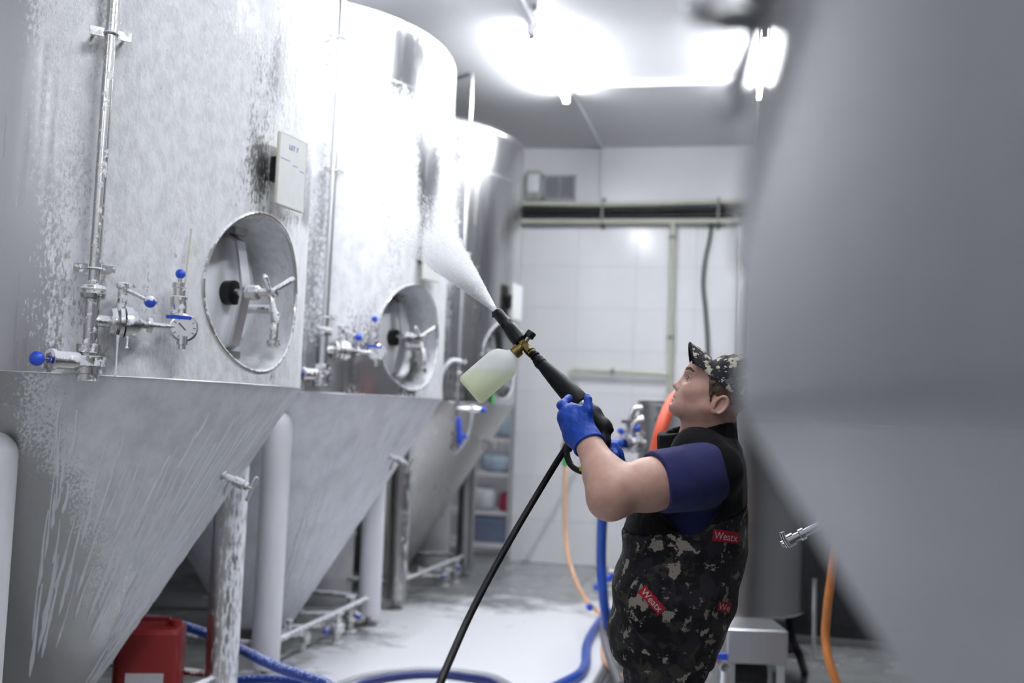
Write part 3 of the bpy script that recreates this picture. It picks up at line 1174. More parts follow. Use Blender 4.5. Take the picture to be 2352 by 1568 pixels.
# ---- far tank gear (its own layout)
up = np.array([0, 0, 1.0])
p = on_cyl(1056, 800, C3, R + .08)
g = math.atan2(p[1] - C3[1], p[0] - C3[0])
nrm3, tan3 = np.array([math.cos(g), math.sin(g), 0]), np.array([-math.sin(g), math.cos(g), 0])
D3 = float((p - CAM) @ AX[2])
P3 = lambda z: np.array([p[0], p[1], z])
zt = W(1078, 152, D3)[2]
zl = W(1040, 1030, D3)[2]
zk = lambda yy: W(1050, yy, D3)[2]
pp = MB().tube([P3(zl), P3(zt - .04)] + [P3(zt - .04 + .04 * math.sin(math.radians(a))) - nrm3 * .04 * (1 - math.cos(math.radians(a))) for a in (30, 60, 90)] + [P3(zt) - nrm3 * .7 - tan3 * .1], .017, 14).build('cip_pipe', M['steel'], T3.t)
for yy in (340, 580, 830):
    b = MB().ring(P3(zk(yy)), up, .02, .005, 18, 6)
    b.box(P3(zk(yy)) + tan3 * .04, (.008, .05, .03), (nrm3, tan3, up))
    b.cyl(P3(zk(yy)) + tan3 * .045, P3(zk(yy)) + tan3 * .045 - nrm3 * .08, .006, 8)
    b.build('pipe_bracket', M['foam_valve'], pp)
for yy, r_ in ((860, .034), (882, .042), (908, .036), (995, .038), (1012, .032), (1026, .045)):
    MB().lathe(P3(zk(yy) - .018), up, [(0, r_ * .8), (.004, r_), (.03, r_), (.036, r_ * .8)], 18).build('union', M['steel'], pp)
v = MB().lathe(P3(zk(938)), tan3 * .6 + nrm3 * .4, [(0, .018), (.1, .018), (.1, .032), (.15, .032), (.152, .02), (.18, .02)], 18).build('side_valve', M['chrome'], T3.t)
q0, q1 = W(1078, 938, D3 - .05), W(1110, 941, D3 - .1)
MB().tube([q0, q1], .008, 10).build('valve_lever', M['chrome'], v)
MB().sphere(q1, .022, 16).build('lever_knob', M['blue'], v, label='blue ball knob')
bl = MB()
qa, qb = W(1053, 958, D3 - .1), W(1058, 1022, D3 - .12)
ax_ = (qb - qa) / np.linalg.norm(qb - qa)
s_, w__, _ = rot_to(ax_)
bl.rbox((qa + qb) / 2, (.055, .03, np.linalg.norm(qb - qa)), .012, (s_, w__, ax_))
bl.build('ball_valve_handle', M['blue'], v, label='long blue lever of the ball valve')
MB().lathe(W(1048, 962, D3 - .02), AX[2] * -1, [(0, .022), (.06, .022), (.065, .03), (.08, .03)], 16).build('valve_body', M['steel'], v)
tb_ = catmull([W(1060, 830, D3 - .02), W(1038, 828, D3 - .06), W(1018, 850, D3 - .08), W(1011, 880, D3 - .06), W(1012, 915, D3 - .02)], 8)
MB().tube(tb_, .016, 12).build('white_hose_loop', M['paint_white'], T3.t)
tb_ = catmull([W(1085, 930, D3 - .1), W(1083, 960, D3 - .12), W(1075, 1000, D3 - .14), W(1058, 1030, D3 - .16), W(1044, 1042, D3 - .14)], 8)
MB().tube(tb_, .012, 10).build('clear_sight_hose', M['clearhose'], T3.t, label='short clear hose')
MB().sphere(W(1067, 1002, D3 - .16), .02, 14).build('hose_valve_knob', M['blue'], T3.t, label='blue knob')
MB().box(on_cyl(1133, 893, C3, R + .012), (.03, .006, .26), (np.array([-math.sin(-.3), math.cos(-.3), 0]), np.array([math.cos(-.3), math.sin(-.3), 0]), up)).build('level_strip', M['green'], T3.t, label='green upright level strip')
P = cone_pt(1108, 1010, T3)
g = math.atan2(P[1] - C3[1], P[0] - C3[0])
sample_valve(T3, P, T3.t, M['chrome'], (math.cos(g), math.sin(g), -.35))

# ---- right-hand row
f0 = cover(.1, [])
C4, C5 = (1.1, .76), (1.27, 3.05)
T4 = make_tank(C4, 'big out-of-focus brushed steel tank close to the camera at the right', M['matte_steel'], M['matte_steel'], M['steel'], [M['steel']] * 4, f0, f0, (math.radians(178), 2.07, .45), seam=1.51, weld=False, legs=((-.5, -.86), (-.5, .86), (.6, -.8), (.6, .8)))
T5 = make_tank(C5, 'second right-hand tank hidden behind the blurred one, only its cone cock showing', M['matte_steel'], M['matte_steel'], M['steel'], [M['steel']] * 4, f0, f0, (math.radians(180), 1.98, .315), legs=((-.3, -.86), (-.3, .86), (.6, -.8), (.6, .8)))
# cone cock of the second right-hand tank
Pv = W(1836, 1224, 3.12)
v = MB().lathe(Pv + np.array([.10, .02, .05]), (W(1805, 1240, 3.12) - Pv), [(0, .012), (.1, .012), (.1, .018), (.115, .018), (.117, .013), (.135, .013), (.135, .019), (.16, .019), (.162, .010), (.175, .010)], 16).build('sample_valve', M['chrome'], T5.t)
MB().tube([W(1796, 1222, 3.08), W(1801, 1238, 3.08), W(1812, 1254, 3.08)], [.008, .007, .008], 10).build('valve_lever', M['chrome'], v)
# clamp bar and grip of the near tank's manway, standing proud of the shell
v = MB().lathe(W(1835, 46, .80), W(1590, 42, .78) - W(1835, 46, .80), [(0, .011), (.06, .011), (.07, .0075), (.083, .005), (.086, .001)], 16).build('manway_grip', M['dark_steel'], T4.t)
q0, q1 = W(1735, 60, .80), W(1664, 278, .78)
ax_ = q1 - q0
L = np.linalg.norm(ax_)
MB().lathe(q0, ax_, [(0, .007), (L * .3, .008), (L * .8, .011), (L * .95, .011), (L, .004)], 14).build('grip_arm', M['matte_steel'], v)
MB().lathe(W(1700, 8, .8), W(1810, 8, .8) - W(1700, 8, .8), [(0, .006), (.003, .012), (.034, .012), (.037, .006)], 14).build('grip_nut', M['chrome'], v)
MB().sphere(W(1602, 14, .79), .011, 14).build('grip_end', M['chrome'], v)

# ------------------------------------------------------------------ pipe run and fittings on the back wall
YB = y1


def wall_pt(px, py, offy=.06):
    return at_y(px, py, YB - offy)


def simple_thing(name, label, cat, mb, mat, base=None, group=None):
    vs = np.array(mb.v)
    if base is None:
        base = ((vs[:, 0].min() + vs[:, 0].max()) / 2, (vs[:, 1].min() + vs[:, 1].max()) / 2, vs[:, 2].min())
    o = mb.build(name, mat, base=base)
    return tag(o, label, cat, group)


zu_, zl_ = wall_pt(1450, 466, .1)[2], wall_pt(1450, 508, .1)[2]
xa, xb = -2.9, .9
sag = lambda x, k: -.012 * math.sin((x + 2.9) * 1.3) - k * .006 * math.sin((x - .2) * 3.1)
xs_ = np.linspace(xa, xb, 24)
simple_thing('plastic_pipe', 'upper pale plastic pipe sagging along the top of the black insulated pipe run', 'pipe', MB().tube([(x, YB - .11, zu_ + sag(x, 1)) for x in xs_], .026, 12), M['cream_pipe'])
simple_thing('plastic_pipe', 'lower pale plastic pipe along the underside of the black insulated pipe run', 'pipe', MB().tube([(x, YB - .11, zl_ + sag(x, 0) * .3) for x in xs_], .026, 12), M['cream_pipe'])
zm = (zu_ + zl_) / 2
simple_thing('insulated_pipe', 'black foam-insulated pipe on the back wall, upper of the two', 'pipe', MB().tube([(x, YB - .07, zm + .032 + sag(x, .5) * .5) for x in xs_], [.030 + .002 * math.sin(x * 9) for x in xs_], 14), M['insul'])
simple_thing('insulated_pipe', 'black foam-insulated pipe on the back wall, lower of the two', 'pipe', MB().tube([(x, YB - .075, zm - .033 + sag(x, .3) * .5) for x in xs_], [.030 + .002 * math.sin(x * 7 + 1) for x in xs_], 14), M['insul'])
for px, lab in ((1384, 'grey pipe clip across the black pipe run under the wall joint'), (1650, 'grey pipe clip across the black pipe run above the black cable')):
    q = wall_pt(px, 487, .1)
    t = thing('pipe_clip', lab, 'clip', (q[0], YB - .01, zl_ - .04))
    MB().box((q[0], YB - .02, zm), (.04, .03, .32)).build('back_plate', M['pipe_clip'], t, smooth=False)
    b = MB()
    for zz, r_ in ((zu_ + sag(q[0], 1), .03), (zl_ + sag(q[0], 0) * .3, .03)):
        b.ring((q[0], YB - .11, zz), (1, 0, 0), r_, .007, 20, 6)
    b.box((q[0], YB - .135, zm), (.022, .012, .15))
    b.build('strap', M['pipe_clip'], t)

# vertical drop, tee and cross branch
v0, v1 = wall_pt(1546, 512, .1), wall_pt(1537, 903, .1)
t = thing('plastic_drop_pipe', 'pale plastic pipe dropping down the tiled wall with a branch to the left', 'pipe', (v1[0], YB - .1, v1[2]))
MB().tube([v0, v1], .026, 14).build('drop_pipe', M['cream_pipe'], t)
h0, h1 = wall_pt(1538, 860, .1), wall_pt(1318, 850, .1)
h2 = wall_pt(1309, 880, .1)
el = catmull([h0, h0 * .5 + h1 * .5, h1, h1 * .3 + h2 * .7 + np.array([-.005, 0, .03]), h2], 6)
MB().tube([h0, h1, wall_pt(1310, 853, .1), h2], .024, 14).build('branch_pipe', M['cream_pipe'], t)
b = MB().lathe(h2 + np.array([0, 0, .02]), (0, 0, -1), [(0, .028), (.05, .03), (.055, .02), (.09, .02)], 12)
b.box(h2 + np.array([.04, -.03, -.02]), (.09, .015, .03))
b.build('tap', M['pipe_clip'], t)
for px, py in ((1540, 775), (1407, 853), (1545, 545)):
    q = wall_pt(px, py, .1)
    MB().lathe(q - np.array([0, 0, .018]) if px > 1500 else q - np.array([.018, 0, 0]), (0, 0, 1) if px > 1500 else (1, 0, 0), [(0, .032), (.036, .032)], 14).build('clip', M['pipe_clip'], t)
MB().sphere(h0, .034, 14).build('tee', M['cream_pipe'], t)
# black cable
pts = catmull([wall_pt(a, b_, .05) for a, b_ in ((1634, 500), (1631, 540), (1619, 600), (1615, 655), (1620, 710), (1625, 780), (1626, 860))], 6)
simple_thing('cable', 'dark green-black cable hanging from the pipe run behind the cap', 'cable', MB().tube(pts, .017, 10), M['cable'])
# grey duct at the right
q0, q1 = wall_pt(1705, 520, .12), wall_pt(1700, 900, .12)
simple_thing('wall_duct', 'dark grey upright duct on the back wall beside the blurred tank', 'duct', MB().rbox((q0[0] + .03, YB - .1, (q0[2] + q1[2]) / 2), (.12, .14, q0[2] - q1[2]), .01), M['dark_steel'])
# ventilation grille
a, b_ = wall_pt(1249, 403, .02), wall_pt(1322, 459, .02)
t = thing('vent_grille', 'grey slatted vent grille high on the back wall', 'vent', ((a[0] + b_[0]) / 2, YB - .02, b_[2]))
cx, cz, ww, hh = (a[0] + b_[0]) / 2, (a[2] + b_[2]) / 2, b_[0] - a[0], a[2] - b_[2]
f = MB()
for s in (-1, 1):
    f.box((cx + s * (ww / 2 - .01), YB - .03, cz), (.02, .035, hh))
    f.box((cx, YB - .03, cz + s * (hh / 2 - .01)), (ww, .035, .02))
f.box((cx, YB - .03, cz), (.012, .03, hh))
f.build('frame', M['vent'], t, smooth=False)
sl = None
for k in range(11):
    z = cz - hh / 2 + .03 + k * (hh - .06) / 10
    MB().box((cx, YB - .032, z), (ww - .03, .03, .005), ((1, 0, 0), (0, .8, -.6), (0, .6, .8))).build('slat', M['vent'], t, smooth=False)
# small glazed control box next to it
a, b_ = wall_pt(1209, 393, .1), wall_pt(1242, 460, .1)
cx, cz, ww, hh = (a[0] + b_[0]) / 2, (a[2] + b_[2]) / 2, b_[0] - a[0], a[2] - b_[2]
t = thing('control_box', 'small grey-green control box between the far tank and the vent grille', 'box', (cx, YB - .06, b_[2]))
MB().rbox((cx, YB - .07, cz), (ww, .12, hh), .01).build('case', M['greybox'], t)
MB().rbox((cx, YB - .135, cz + .02), (ww * .7, .012, hh * .6), .005, ((1, 0, 0), (0, 1, 0), (0, 0, 1))).build('window', M['glass'], t)
MB().cyl((cx + .02, YB - .14, cz - hh * .36), (cx + .02, YB - .155, cz - hh * .36), .018, 14).build('button', M['dark_steel'], t)

# ------------------------------------------------------------------ rack with wrapped goods in the doorway
rx0, rx1, ry0, ry1 = -3.30, DX1 - .03, 10.72, 11.15
t = thing('storage_rack', 'pale metal storage rack standing in the doorway behind the far tank', 'rack', ((rx0 + rx1) / 2, (ry0 + ry1) / 2, 0))
for x in (rx0 + .02, rx1 - .02):
    for y in (ry0 + .02, ry1 - .02):
        MB().rbox((x, y, 1.05), (.04, .04, 2.1), .004).build('upright', M['paint_white'], t, angle=30)
SH = (.13, .46, .86, 1.22, 1.62)
for z in SH:
    s = MB().box(((rx0 + rx1) / 2, (ry0 + ry1) / 2, z), (rx1 - rx0, ry1 - ry0, .018))
    s.box(((rx0 + rx1) / 2, ry0, z), (rx1 - rx0, .012, .045))
    s.build('shelf', M['paint_white'], t, smooth=False)
M['wrap'] = simple('pale_blue_plastic_wrap', (.48, .58, .68), .25, 0, .15, 9, .6)
M['wrap2'] = simple('white_plastic_wrap', (.68, .70, .74), .3, 0, .12, 9, .6)
M['slateblue'] = simple('grey_blue_plastic_crate', (.16, .2, .30), .45, 0, .1)
M['crimson'] = simple('dark_red_bag', (.30, .02, .06), .4, 0, .15)


def bundle(c, s, mat, label, seed, cat='bag'):
    r = np.random.default_rng(seed)
    mb = MB()
    nu, nv = 16, 10
    vs, fs = [], []
    ph = r.uniform(0, 6, 6)
    for j in range(nv + 1):
        b = -math.pi / 2 + math.pi * j / nv
        for i in range(nu):
            a = 2 * math.pi * i / nu
            k = 1 + .09 * math.sin(3 * a + ph[0]) * math.cos(2 * b + ph[1]) + .06 * math.sin(5 * a + ph[2] + 3 * b)
            sq = lambda v: math.copysign(abs(v) ** .6, v)
            vs.append((c[0] + s[0] / 2 * sq(math.cos(a)) * abs(math.cos(b)) ** .5 * k, c[1] + s[1] / 2 * sq(math.sin(a)) * abs(math.cos(b)) ** .5, c[2] + s[2] / 2 + s[2] / 2 * sq(math.sin(b)) * (1 if b < 0 else k)))
    for j in range(nv):
        for i in range(nu):
            fs.append((j * nu + i, j * nu + (i + 1) % nu, (j + 1) * nu + (i + 1) % nu, (j + 1) * nu + i))
    mb.add(vs, fs)
    zmin = min(v[2] for v in mb.v)
    mb.v = [(v[0], v[1], v[2] - zmin + c[2]) for v in mb.v]
    return simple_thing('wrapped_bundle' if cat == 'bag' else 'plastic_crate', label, cat, mb, mat)


yc = (ry0 + ry1) / 2 - .02
bundle((-2.60, yc, .475), (.28, .34, .24), M['wrap2'], 'white wrapped bundle on the second shelf of the rack', 1)
bundle((-2.36, yc - .05, .475), (.13, .24, .20), M['crimson'], 'dark red bag on the second shelf of the rack', 2)
bundle((-2.48, yc, .875), (.36, .34, .20), M['wrap'], 'pale blue wrapped bundle on the third shelf of the rack', 3)
bundle((-2.40, yc, 1.235), (.30, .34, .30), M['wrap'], 'pale blue wrapped bundle on the fourth shelf of the rack', 4)
bundle((-2.42, yc, 1.635), (.28, .3, .26), M['wrap2'], 'white wrapped bundle on the top shelf of the rack', 5)
q = MB().rbox((-2.52, yc, .145 + .14), (.42, .36, .28), .02)
q.box((-2.52, yc - .182, .36), (.40, .012, .03))
simple_thing('plastic_crate', 'grey-blue plastic crate on the bottom shelf of the rack', 'crate', q, M['slateblue'])

# ------------------------------------------------------------------ drums behind the tanks
def drum(c, r_, h_, label, lid=True, blue=False):
    t = thing('plastic_drum', label, 'drum', (c[0], c[1], 0))
    MB().lathe((c[0], c[1], 0), (0, 0, 1), [(0, r_ * .93), (.02, r_ * .97), (h_ * .3, r_ * .99), (h_ * .32, r_ * 1.01), (h_ * .35, r_ * .99), (h_ * .8, r_), (h_ * .82, r_ * 1.04), (h_ * .86, r_ * 1.04), (h_ * .88, r_), (h_ * .94, r_ * .98)], 36).build('body', M['white_drum'], t)
    MB().lathe((c[0], c[1], h_ * .93), (0, 0, 1), [(0, r_ * 1.03), (h_ * .05, r_ * 1.03), (h_ * .07, r_ * .95), (h_ * .072, .02)], 36).build('lid', M['board_edge'] if lid else M['white_drum'], t)
    if blue:
        d = np.array([.35, -.93, 0])
        MB().box((c[0] + d[0] * (r_ + .004), c[1] + d[1] * (r_ + .004), h_ * .66), (.2, .006, .16), ((.93, .35, 0), d, (0, 0, 1))).build('label', M['blue'], t, smooth=False, label='blue label')
    return t


drum((-3.12, 7.74), .24, .62, 'white plastic drum with a cream lid between the middle and far tanks')
drum((-2.95, 10.1), .20, .85, 'white plastic drum with a blue label under the far tank', lid=False, blue=True)
drum((-3.9, 7.9), .24, .8, 'white plastic drum by the side wall behind the middle tank')

# ------------------------------------------------------------------ floor valves under the tanks
def floor_valve(px, py, label, knob_px=None, hgt=.2, horiz=False):
    q = ground(px, py)
    t = thing('floor_valve', label, 'valve', tuple(q))
    if horiz:
        d = AX[0] * .93 + AX[2] * -.35
        d[2] = 0
        d /= np.linalg.norm(d)
        z = np.array([0, 0, .09])
        MB().lathe(q + z - d * .22, d, [(0, .02), (.1, .02), (.1, .034), (.13, .034), (.13, .024), (.2, .026), (.2, .038), (.23, .038), (.232, .026), (.36, .026), (.36, .036), (.375, .036)], 18).build('valve_body', M['foam_valve'], t)
        MB().cyl(q + d * .12, q + d * .12 + np.array([0, 0, .08]), .02, 12).build('stand', M['foam_valve'], t)
        MB().lathe(q + z + d * .02 + np.array([0, 0, .02]), (0, 0, 1), [(0, .014), (.06, .014), (.062, .024), (.075, .024)], 14).build('stem', M['foam_valve'], t)
    else:
        MB().lathe(q, (0, 0, 1), [(0, .05), (.01, .05), (.012, .026), (hgt * .35, .026), (hgt * .36, .048), (hgt * .62, .048), (hgt * .63, .022), (hgt * .95, .022), (hgt * .96, .036), (hgt, .036)], 20).build('valve_body', M['foam_valve'], t)
        d = np.array([-.9, -.3, .0])
        MB().lathe(q + np.array([0, 0, hgt * .5]), d, [(0, .03), (.09, .03), (.09, .02), (.3, .016), (.3, .028), (.33, .028)], 16).build('side_pipe', M['foam_valve'], t)
    if knob_px:
        kp = W(*knob_px, float((q - CAM) @ AX[2]) - .05)
        MB().tube([q + np.array([0, 0, hgt * .5]), kp], .007, 8).build('valve_lever', M['steel'], t)
        MB().sphere(kp, .024, 14).build('knob', M['blue_foam'], t, label='blue ball knob')
    return t


floor_valve(655, 1492, 'foam-splashed pipe coupling lying behind the pale leg of the middle tank', horiz=True)
floor_valve(772, 1478, 'upright floor valve with two blue knobs below the middle tank', (748, 1447))
floor_valve(802, 1452, 'upright floor valve nearest the right leg of the middle tank', (822, 1414), .24)
floor_valve(1020, 1345, 'small floor valve with blue knob under the far tank, left of two', (1019, 1322), .16)
floor_valve(1045, 1338, 'small floor valve with blue knob by the right leg of the far tank', (1052, 1302), .2)

# ------------------------------------------------------------------ red canister and hoses on the left
cpt = W(345, 1500, 4.95)
cx, cy = cpt[0], cpt[1]
t = thing('canister', 'red plastic canister with a pale label under the near tank', 'canister', (cx, cy, 0))
axs = (np.array([.93, .36, 0]), np.array([-.36, .93, 0]), np.array([0, 0, 1.0]))
zt_ = W(345, 1452, 4.8)[2]
MB().rbox((cx, cy, zt_ / 2), (.30, .24, zt_), .035, axs).build('body', M['red'], t)
hb = MB().box((cx, cy, zt_ + .03), (.16, .03, .02), axs)
hb.box(np.array([cx, cy, zt_ + .012]) - axs[0] * .07, (.02, .03, .04), axs)
hb.box(np.array([cx, cy, zt_ + .012]) + axs[0] * .07, (.02, .03, .04), axs)
hb.build('handle', M['red'], t)
MB().lathe(np.array([cx, cy, zt_ - .005]) + axs[0] * .11, (0, 0, 1), [(0, .03), (.03, .03), (.034, .026)], 18).build('cap', M['red'], t)
MB().box(np.array([cx, cy, W(340, 1560, 4.8)[2] - .03]) - axs[1] * .1215 + axs[0] * .0, (.17, .004, .10), axs).build('label', M['label'], t, smooth=False, label='pale paper label')

pts = catmull([W(250, 1435, 6.0), W(345, 1423, 5.75), W(420, 1437, 5.6), W(475, 1455, 5.5), W(545, 1487, 5.35), W(600, 1514, 5.1), W(650, 1536, 4.95), W(700, 1553, 4.8), W(760, 1577, 4.65), W(830, 1640, 4.5), W(900, 1740, 4.4)], 8)
simple_thing('blue_hose', 'blue rubber hose with foam on it, passing behind the near tank leg', 'hose', MB().tube(pts, .026, 14), M['bluehose'])
pts = catmull([W(400, 1590, 5.3), W(480, 1570, 5.4), W(560, 1560, 5.4), W(640, 1560, 5.3), W(720, 1572, 5.15), W(800, 1610, 4.9)], 8)
simple_thing('blue_hose', 'foamed blue hose along the bottom edge below the other, behind the pale leg', 'hose', MB().tube(pts, .022, 12), M['bluehose'])


def floor_hose(pp, r_, lift=0):
    return catmull([ground(a, b_, r_ + lift) for a, b_ in pp], 8)


simple_thing('dark_hose', 'dark blue hose looping in an arc on the wet floor at the bottom edge', 'hose', MB().tube(floor_hose([(760, 1610), (820, 1575), (880, 1558), (950, 1549), (1010, 1548), (1070, 1555), (1130, 1568), (1175, 1600)], .02), .021, 12), M['navyhose'])
simple_thing('clear_hose', 'clear plastic hose lying just behind the dark blue arc on the floor', 'hose', MB().tube(floor_hose([(740, 1590), (800, 1562), (870, 1545), (950, 1537), (1010, 1537), (1080, 1543), (1140, 1555), (1200, 1590)], .012), .013, 10), M['clearhose'])
simple_thing('blue_hose', 'clean blue hose lying on the floor, curving in an S at the man\'s feet', 'hose', MB().tube(floor_hose([(1470, 1385), (1420, 1396), (1388, 1415), (1362, 1450), (1348, 1480), (1346, 1505), (1345, 1525), (1330, 1548), (1290, 1570), (1220, 1605)], .028), .029, 14), M['bluehose_clean'])

# ------------------------------------------------------------------ upright vessel behind the man
VC = W(1655, 1100, 6.3)
VR = .50
vz1, vz0 = 1.61, .42
t = V = thing('brew_vessel', 'upright steel vessel on legs behind the man, salmon hose against it', 'tank', (VC[0], VC[1], 0))
MB().lathe((VC[0], VC[1], vz0), (0, 0, 1), [(0, VR - .02), (0, VR), (.012, VR + .008), (.024, VR), (vz1 - vz0 - .03, VR), (vz1 - vz0 - .02, VR + .01), (vz1 - vz0, VR + .01), (vz1 - vz0 + .03, VR * .7), (vz1 - vz0 + .05, .05)], 72).build('shell', M['vessel_steel'], t)
for a in (-130, -50, 50, 130):
    x, y = VC[0] + math.cos(math.radians(a)) * (VR - .06), VC[1] + math.sin(math.radians(a)) * (VR - .06)
    l = MB().cyl((x, y, .03), (x, y, vz0 + .02), .035, 18).build('leg', M['dark_steel'], t)
    MB().lathe((x, y, 0), (0, 0, 1), [(0, .05), (.015, .05), (.03, .02), (.04, .02)], 16).build('foot', M['dark'], l)
MB().cyl((VC[0], VC[1], vz0 + .01), (VC[0], VC[1], vz0 - .12), .06, 18).build('outlet', M['dark_steel'], t)
D6 = 6.1
for pp, r_ in (([(1478, 962), (1462, 968), (1453, 985), (1452, 1000)], .020), ([(1475, 935), (1458, 940), (1450, 958), (1449, 968)], .017), ([(1480, 1000), (1462, 985), (1450, 965), (1462, 955)], .014)):
    MB().tube(catmull([W(a, b_, D6) for a, b_ in pp], 6), r_, 12).build('bent_pipe', M['chrome'], t)
c0, c1 = W(1480, 1018, D6), W(1418, 1018, D6 - .1)
cp = MB().lathe(c0, c1 - c0, [(0, .025), (.04, .025), (.045, .05), (.07, .055), (.085, .055), (.09, .035), (.12, .04), (.125, .052), (.15, .052), (.155, .03)], 20).build('hose_coupling', M['chrome'], t)
for (a, b_, e_, f_) in ((1462, 992, 1425, 989), (1450, 1000, 1432, 1000), (1470, 990, 1464, 984)):
    k = MB().tube([W(a, b_, D6), W(e_, f_, D6 - .03)], .008, 8).build('valve_lever', M['steel'], t)
    MB().sphere(W(e_, f_, D6 - .03), .018, 14).build('lever_knob', M['blue'], k, label='blue ball knob')
MB().tube([W(1440, 1010, D6), W(1447, 990, D6), W(1442, 970, D6)], .016, 10).build('valve_stem', M['chrome'], t)
MB().box(W(1436, 968, D6), (.045, .02, .012), AX).build('stem_cap', M['dark_steel'], t, smooth=False)
# made-up dark cabinet, put here to darken the back right
q = at_y(1800, 1200, 7.3)
t = thing('dark_filler_cabinet', 'made-up dark cabinet standing in for the shade right of the steel vessel', 'cabinet', (q[0] + .62, 7.95, 0))
MB().rbox((q[0] + .62, 7.95, .98), (1.24, .7, 1.84), .02).build('body', M['dark'], t, angle=30)
MB().box((q[0] + .62, 7.95, .03), (1.16, .62, .06)).build('plinth', M['dark_steel'], t, smooth=False)
for s in (-1, 1):
    dr_ = MB().rbox((q[0] + .62 + s * .3, 7.59, 1.0), (.57, .02, 1.7), .004, ((1, 0, 0), (0, 1, 0), (0, 0, 1))).build('door', M['dark'], t, angle=30)
    MB().tube([(q[0] + .62 + s * .06, 7.56, .9), (q[0] + .62 + s * .06, 7.56, 1.1)], .01, 8).build('handle', M['dark_steel'], dr_)
# tall rod stand by the vessel
simple_thing('steel_rod', 'thin bright steel rod standing upright right of the vessel leg', 'rod', MB().cyl(ground(1868, 1518), ground(1868, 1518) + np.array([0, 0, W(1868, 1345, 6.4)[2]]), .014, 12), M['chrome'])
b = MB().tube(catmull([W(1830, 1330, 6.1), W(1812, 1400, 6.05), W(1818, 1460, 6.0), W(1836, 1505, 5.95), ground(1848, 1545)], 8), .022, 10)
simple_thing('rubber_hose', 'black rubber hose hanging from the vessel to the floor beside its leg', 'hose', b, M['rubber'])

# blue supply hose from the coupling down behind the arm
gq = ground(1412, 1500, .03)
pts = catmull([c1 + (c1 - c0) * -.15, W(1412, 1022, D6 - .1), W(1402, 1050, D6 - .15), W(1393, 1110, D6 - .15), W(1384, 1190, D6 - .1), W(1381, 1280, D6), W(1385, 1360, D6), W(1392, 1420, D6 + .05), W(1402, 1462, D6 + .1), W(1420, 1490, D6 + .1), W(1450, 1510, 6.3)], 8)
simple_thing('blue_hose', 'clean blue hose hanging from the vessel coupling straight down behind the bare arm', 'hose', MB().tube(pts, .029, 14), M['bluehose_clean'])
pts = catmull([W(1575, 900, 5.55), W(1550, 915, 5.5), W(1533, 945, 5.45), W(1519, 985, 5.4), W(1508, 1030, 5.4), W(1500, 1090, 5.4), W(1500, 1200, 5.4), W(1520, 1400, 5.5), ground(1540, 1530, .05)], 8)
simple_thing('salmon_hose', 'thick salmon-red hose leaning against the vessel behind the man\'s collar', 'hose', MB().tube(pts, [.034] * len(pts), 16), M['salmon'])
# grey hose beside it
pts = catmull([W(1386, 1440, 6.2), W(1390, 1470, 6.1), W(1399, 1505, 6.0), W(1412, 1540, 5.9), ground(1424, 1575, .03)], 8)
simple_thing('grey_hose', 'short grey hose rising from the floor drain behind the blue hose', 'hose', MB().tube(pts, .026, 12), M['greyhose'])
# orange hoses
pts = catmull([W(1298, 1065, 8.6), W(1297, 1150, 8.55), W(1299, 1230, 8.5), W(1308, 1290, 8.3), W(1328, 1345, 8.1), W(1352, 1385, 7.9), W(1378, 1412, 7.75), W(1388, 1445, 7.2)] + [ground(1386, 1500, .02), ground(1394, 1525, .02), ground(1415, 1545, .02), ground(1450, 1562, .02)], 8)
simple_thing('orange_hose', 'thin pale orange hose hanging along the tiled wall left of the blue hose', 'hose', MB().tube(pts, .017, 10), M['palorange'])
g0, g1 = W(1298, 1035, 8.6), W(1298, 1070, 8.6)
t = thing('hose_connector', 'green hose connector on a wall tap above the pale orange hose', 'connector', tuple(g1))
MB().lathe(g1, g0 - g1, [(0, .02), (.02, .026), (.09, .026), (.1, .018), (.13, .018)], 14).build('body', M['green'], t)
MB().lathe(g0 + np.array([0, 0, -.01]), (0, 0, 1), [(0, .02), (.03, .03), (.07, .03), (.075, .02)], 14).build('tap_end', M['brass'], t)
MB().tube([g0 + np.array([0, 0, .05]), g0 + np.array([0, 0, .1]), np.array([g0[0], YB - .02, g0[2] + .12])], .02, 12).build('tap_arm', M['pipe_clip'], t)
pts = catmull([W(2040, 1120, 5.0), W(1960, 1180, 5.0), W(1922, 1260, 5.0), W(1906, 1350, 5.0), W(1899, 1410, 5.0), W(1896, 1460, 5.0), W(1902, 1510, 4.95), W(1918, 1560, 4.9), W(1950, 1640, 4.85), W(2000, 1720, 4.9)], 8)
simple_thing('orange_hose', 'bright orange hose hanging beside the blurred tank at the right', 'hose', MB().tube(pts, .021, 12), M['orange'])
# low manifold with blue ball levers
D7 = 7.3
q = ground(1436, 1420)
t = thing('valve_manifold', 'low pipe manifold with blue ball levers between the blue hose and the camouflage jacket', 'valve', (q[0], q[1], 0))
MB().tube([np.array([q[0], q[1], 0.0]), np.array([q[0], q[1], W(1430, 1312, D7)[2]])], .03, 14).build('riser', M['steel'], t)
MB().lathe(W(1440, 1316, D7), AX[0] * -1, [(0, .03), (.1, .03), (.1, .042), (.13, .042)], 16).build('top_port', M['chrome'], t)
for (a, b_, e_, f_) in ((1440, 1395, 1354, 1394), (1436, 1350, 1371, 1348), (1430, 1330, 1398, 1328), (1432, 1322, 1413, 1320)):
    k = MB().tube([W(a, b_, D7), W(e_, f_, D7 - .05)], .009, 8).build('valve_lever', M['chrome'], t)
    MB().sphere(W(e_, f_, D7 - .05), .026, 14).build('lever_knob', M['blue'], k, label='blue ball knob')
for z in (1350, 1395):
    zz = W(1436, z, D7)[2]
    MB().lathe((q[0], q[1], zz - .05), (0, 0, 1), [(0, .04), (.03, .05), (.07, .05), (.1, .04)], 16).build('valve_body', M['chrome'], t)
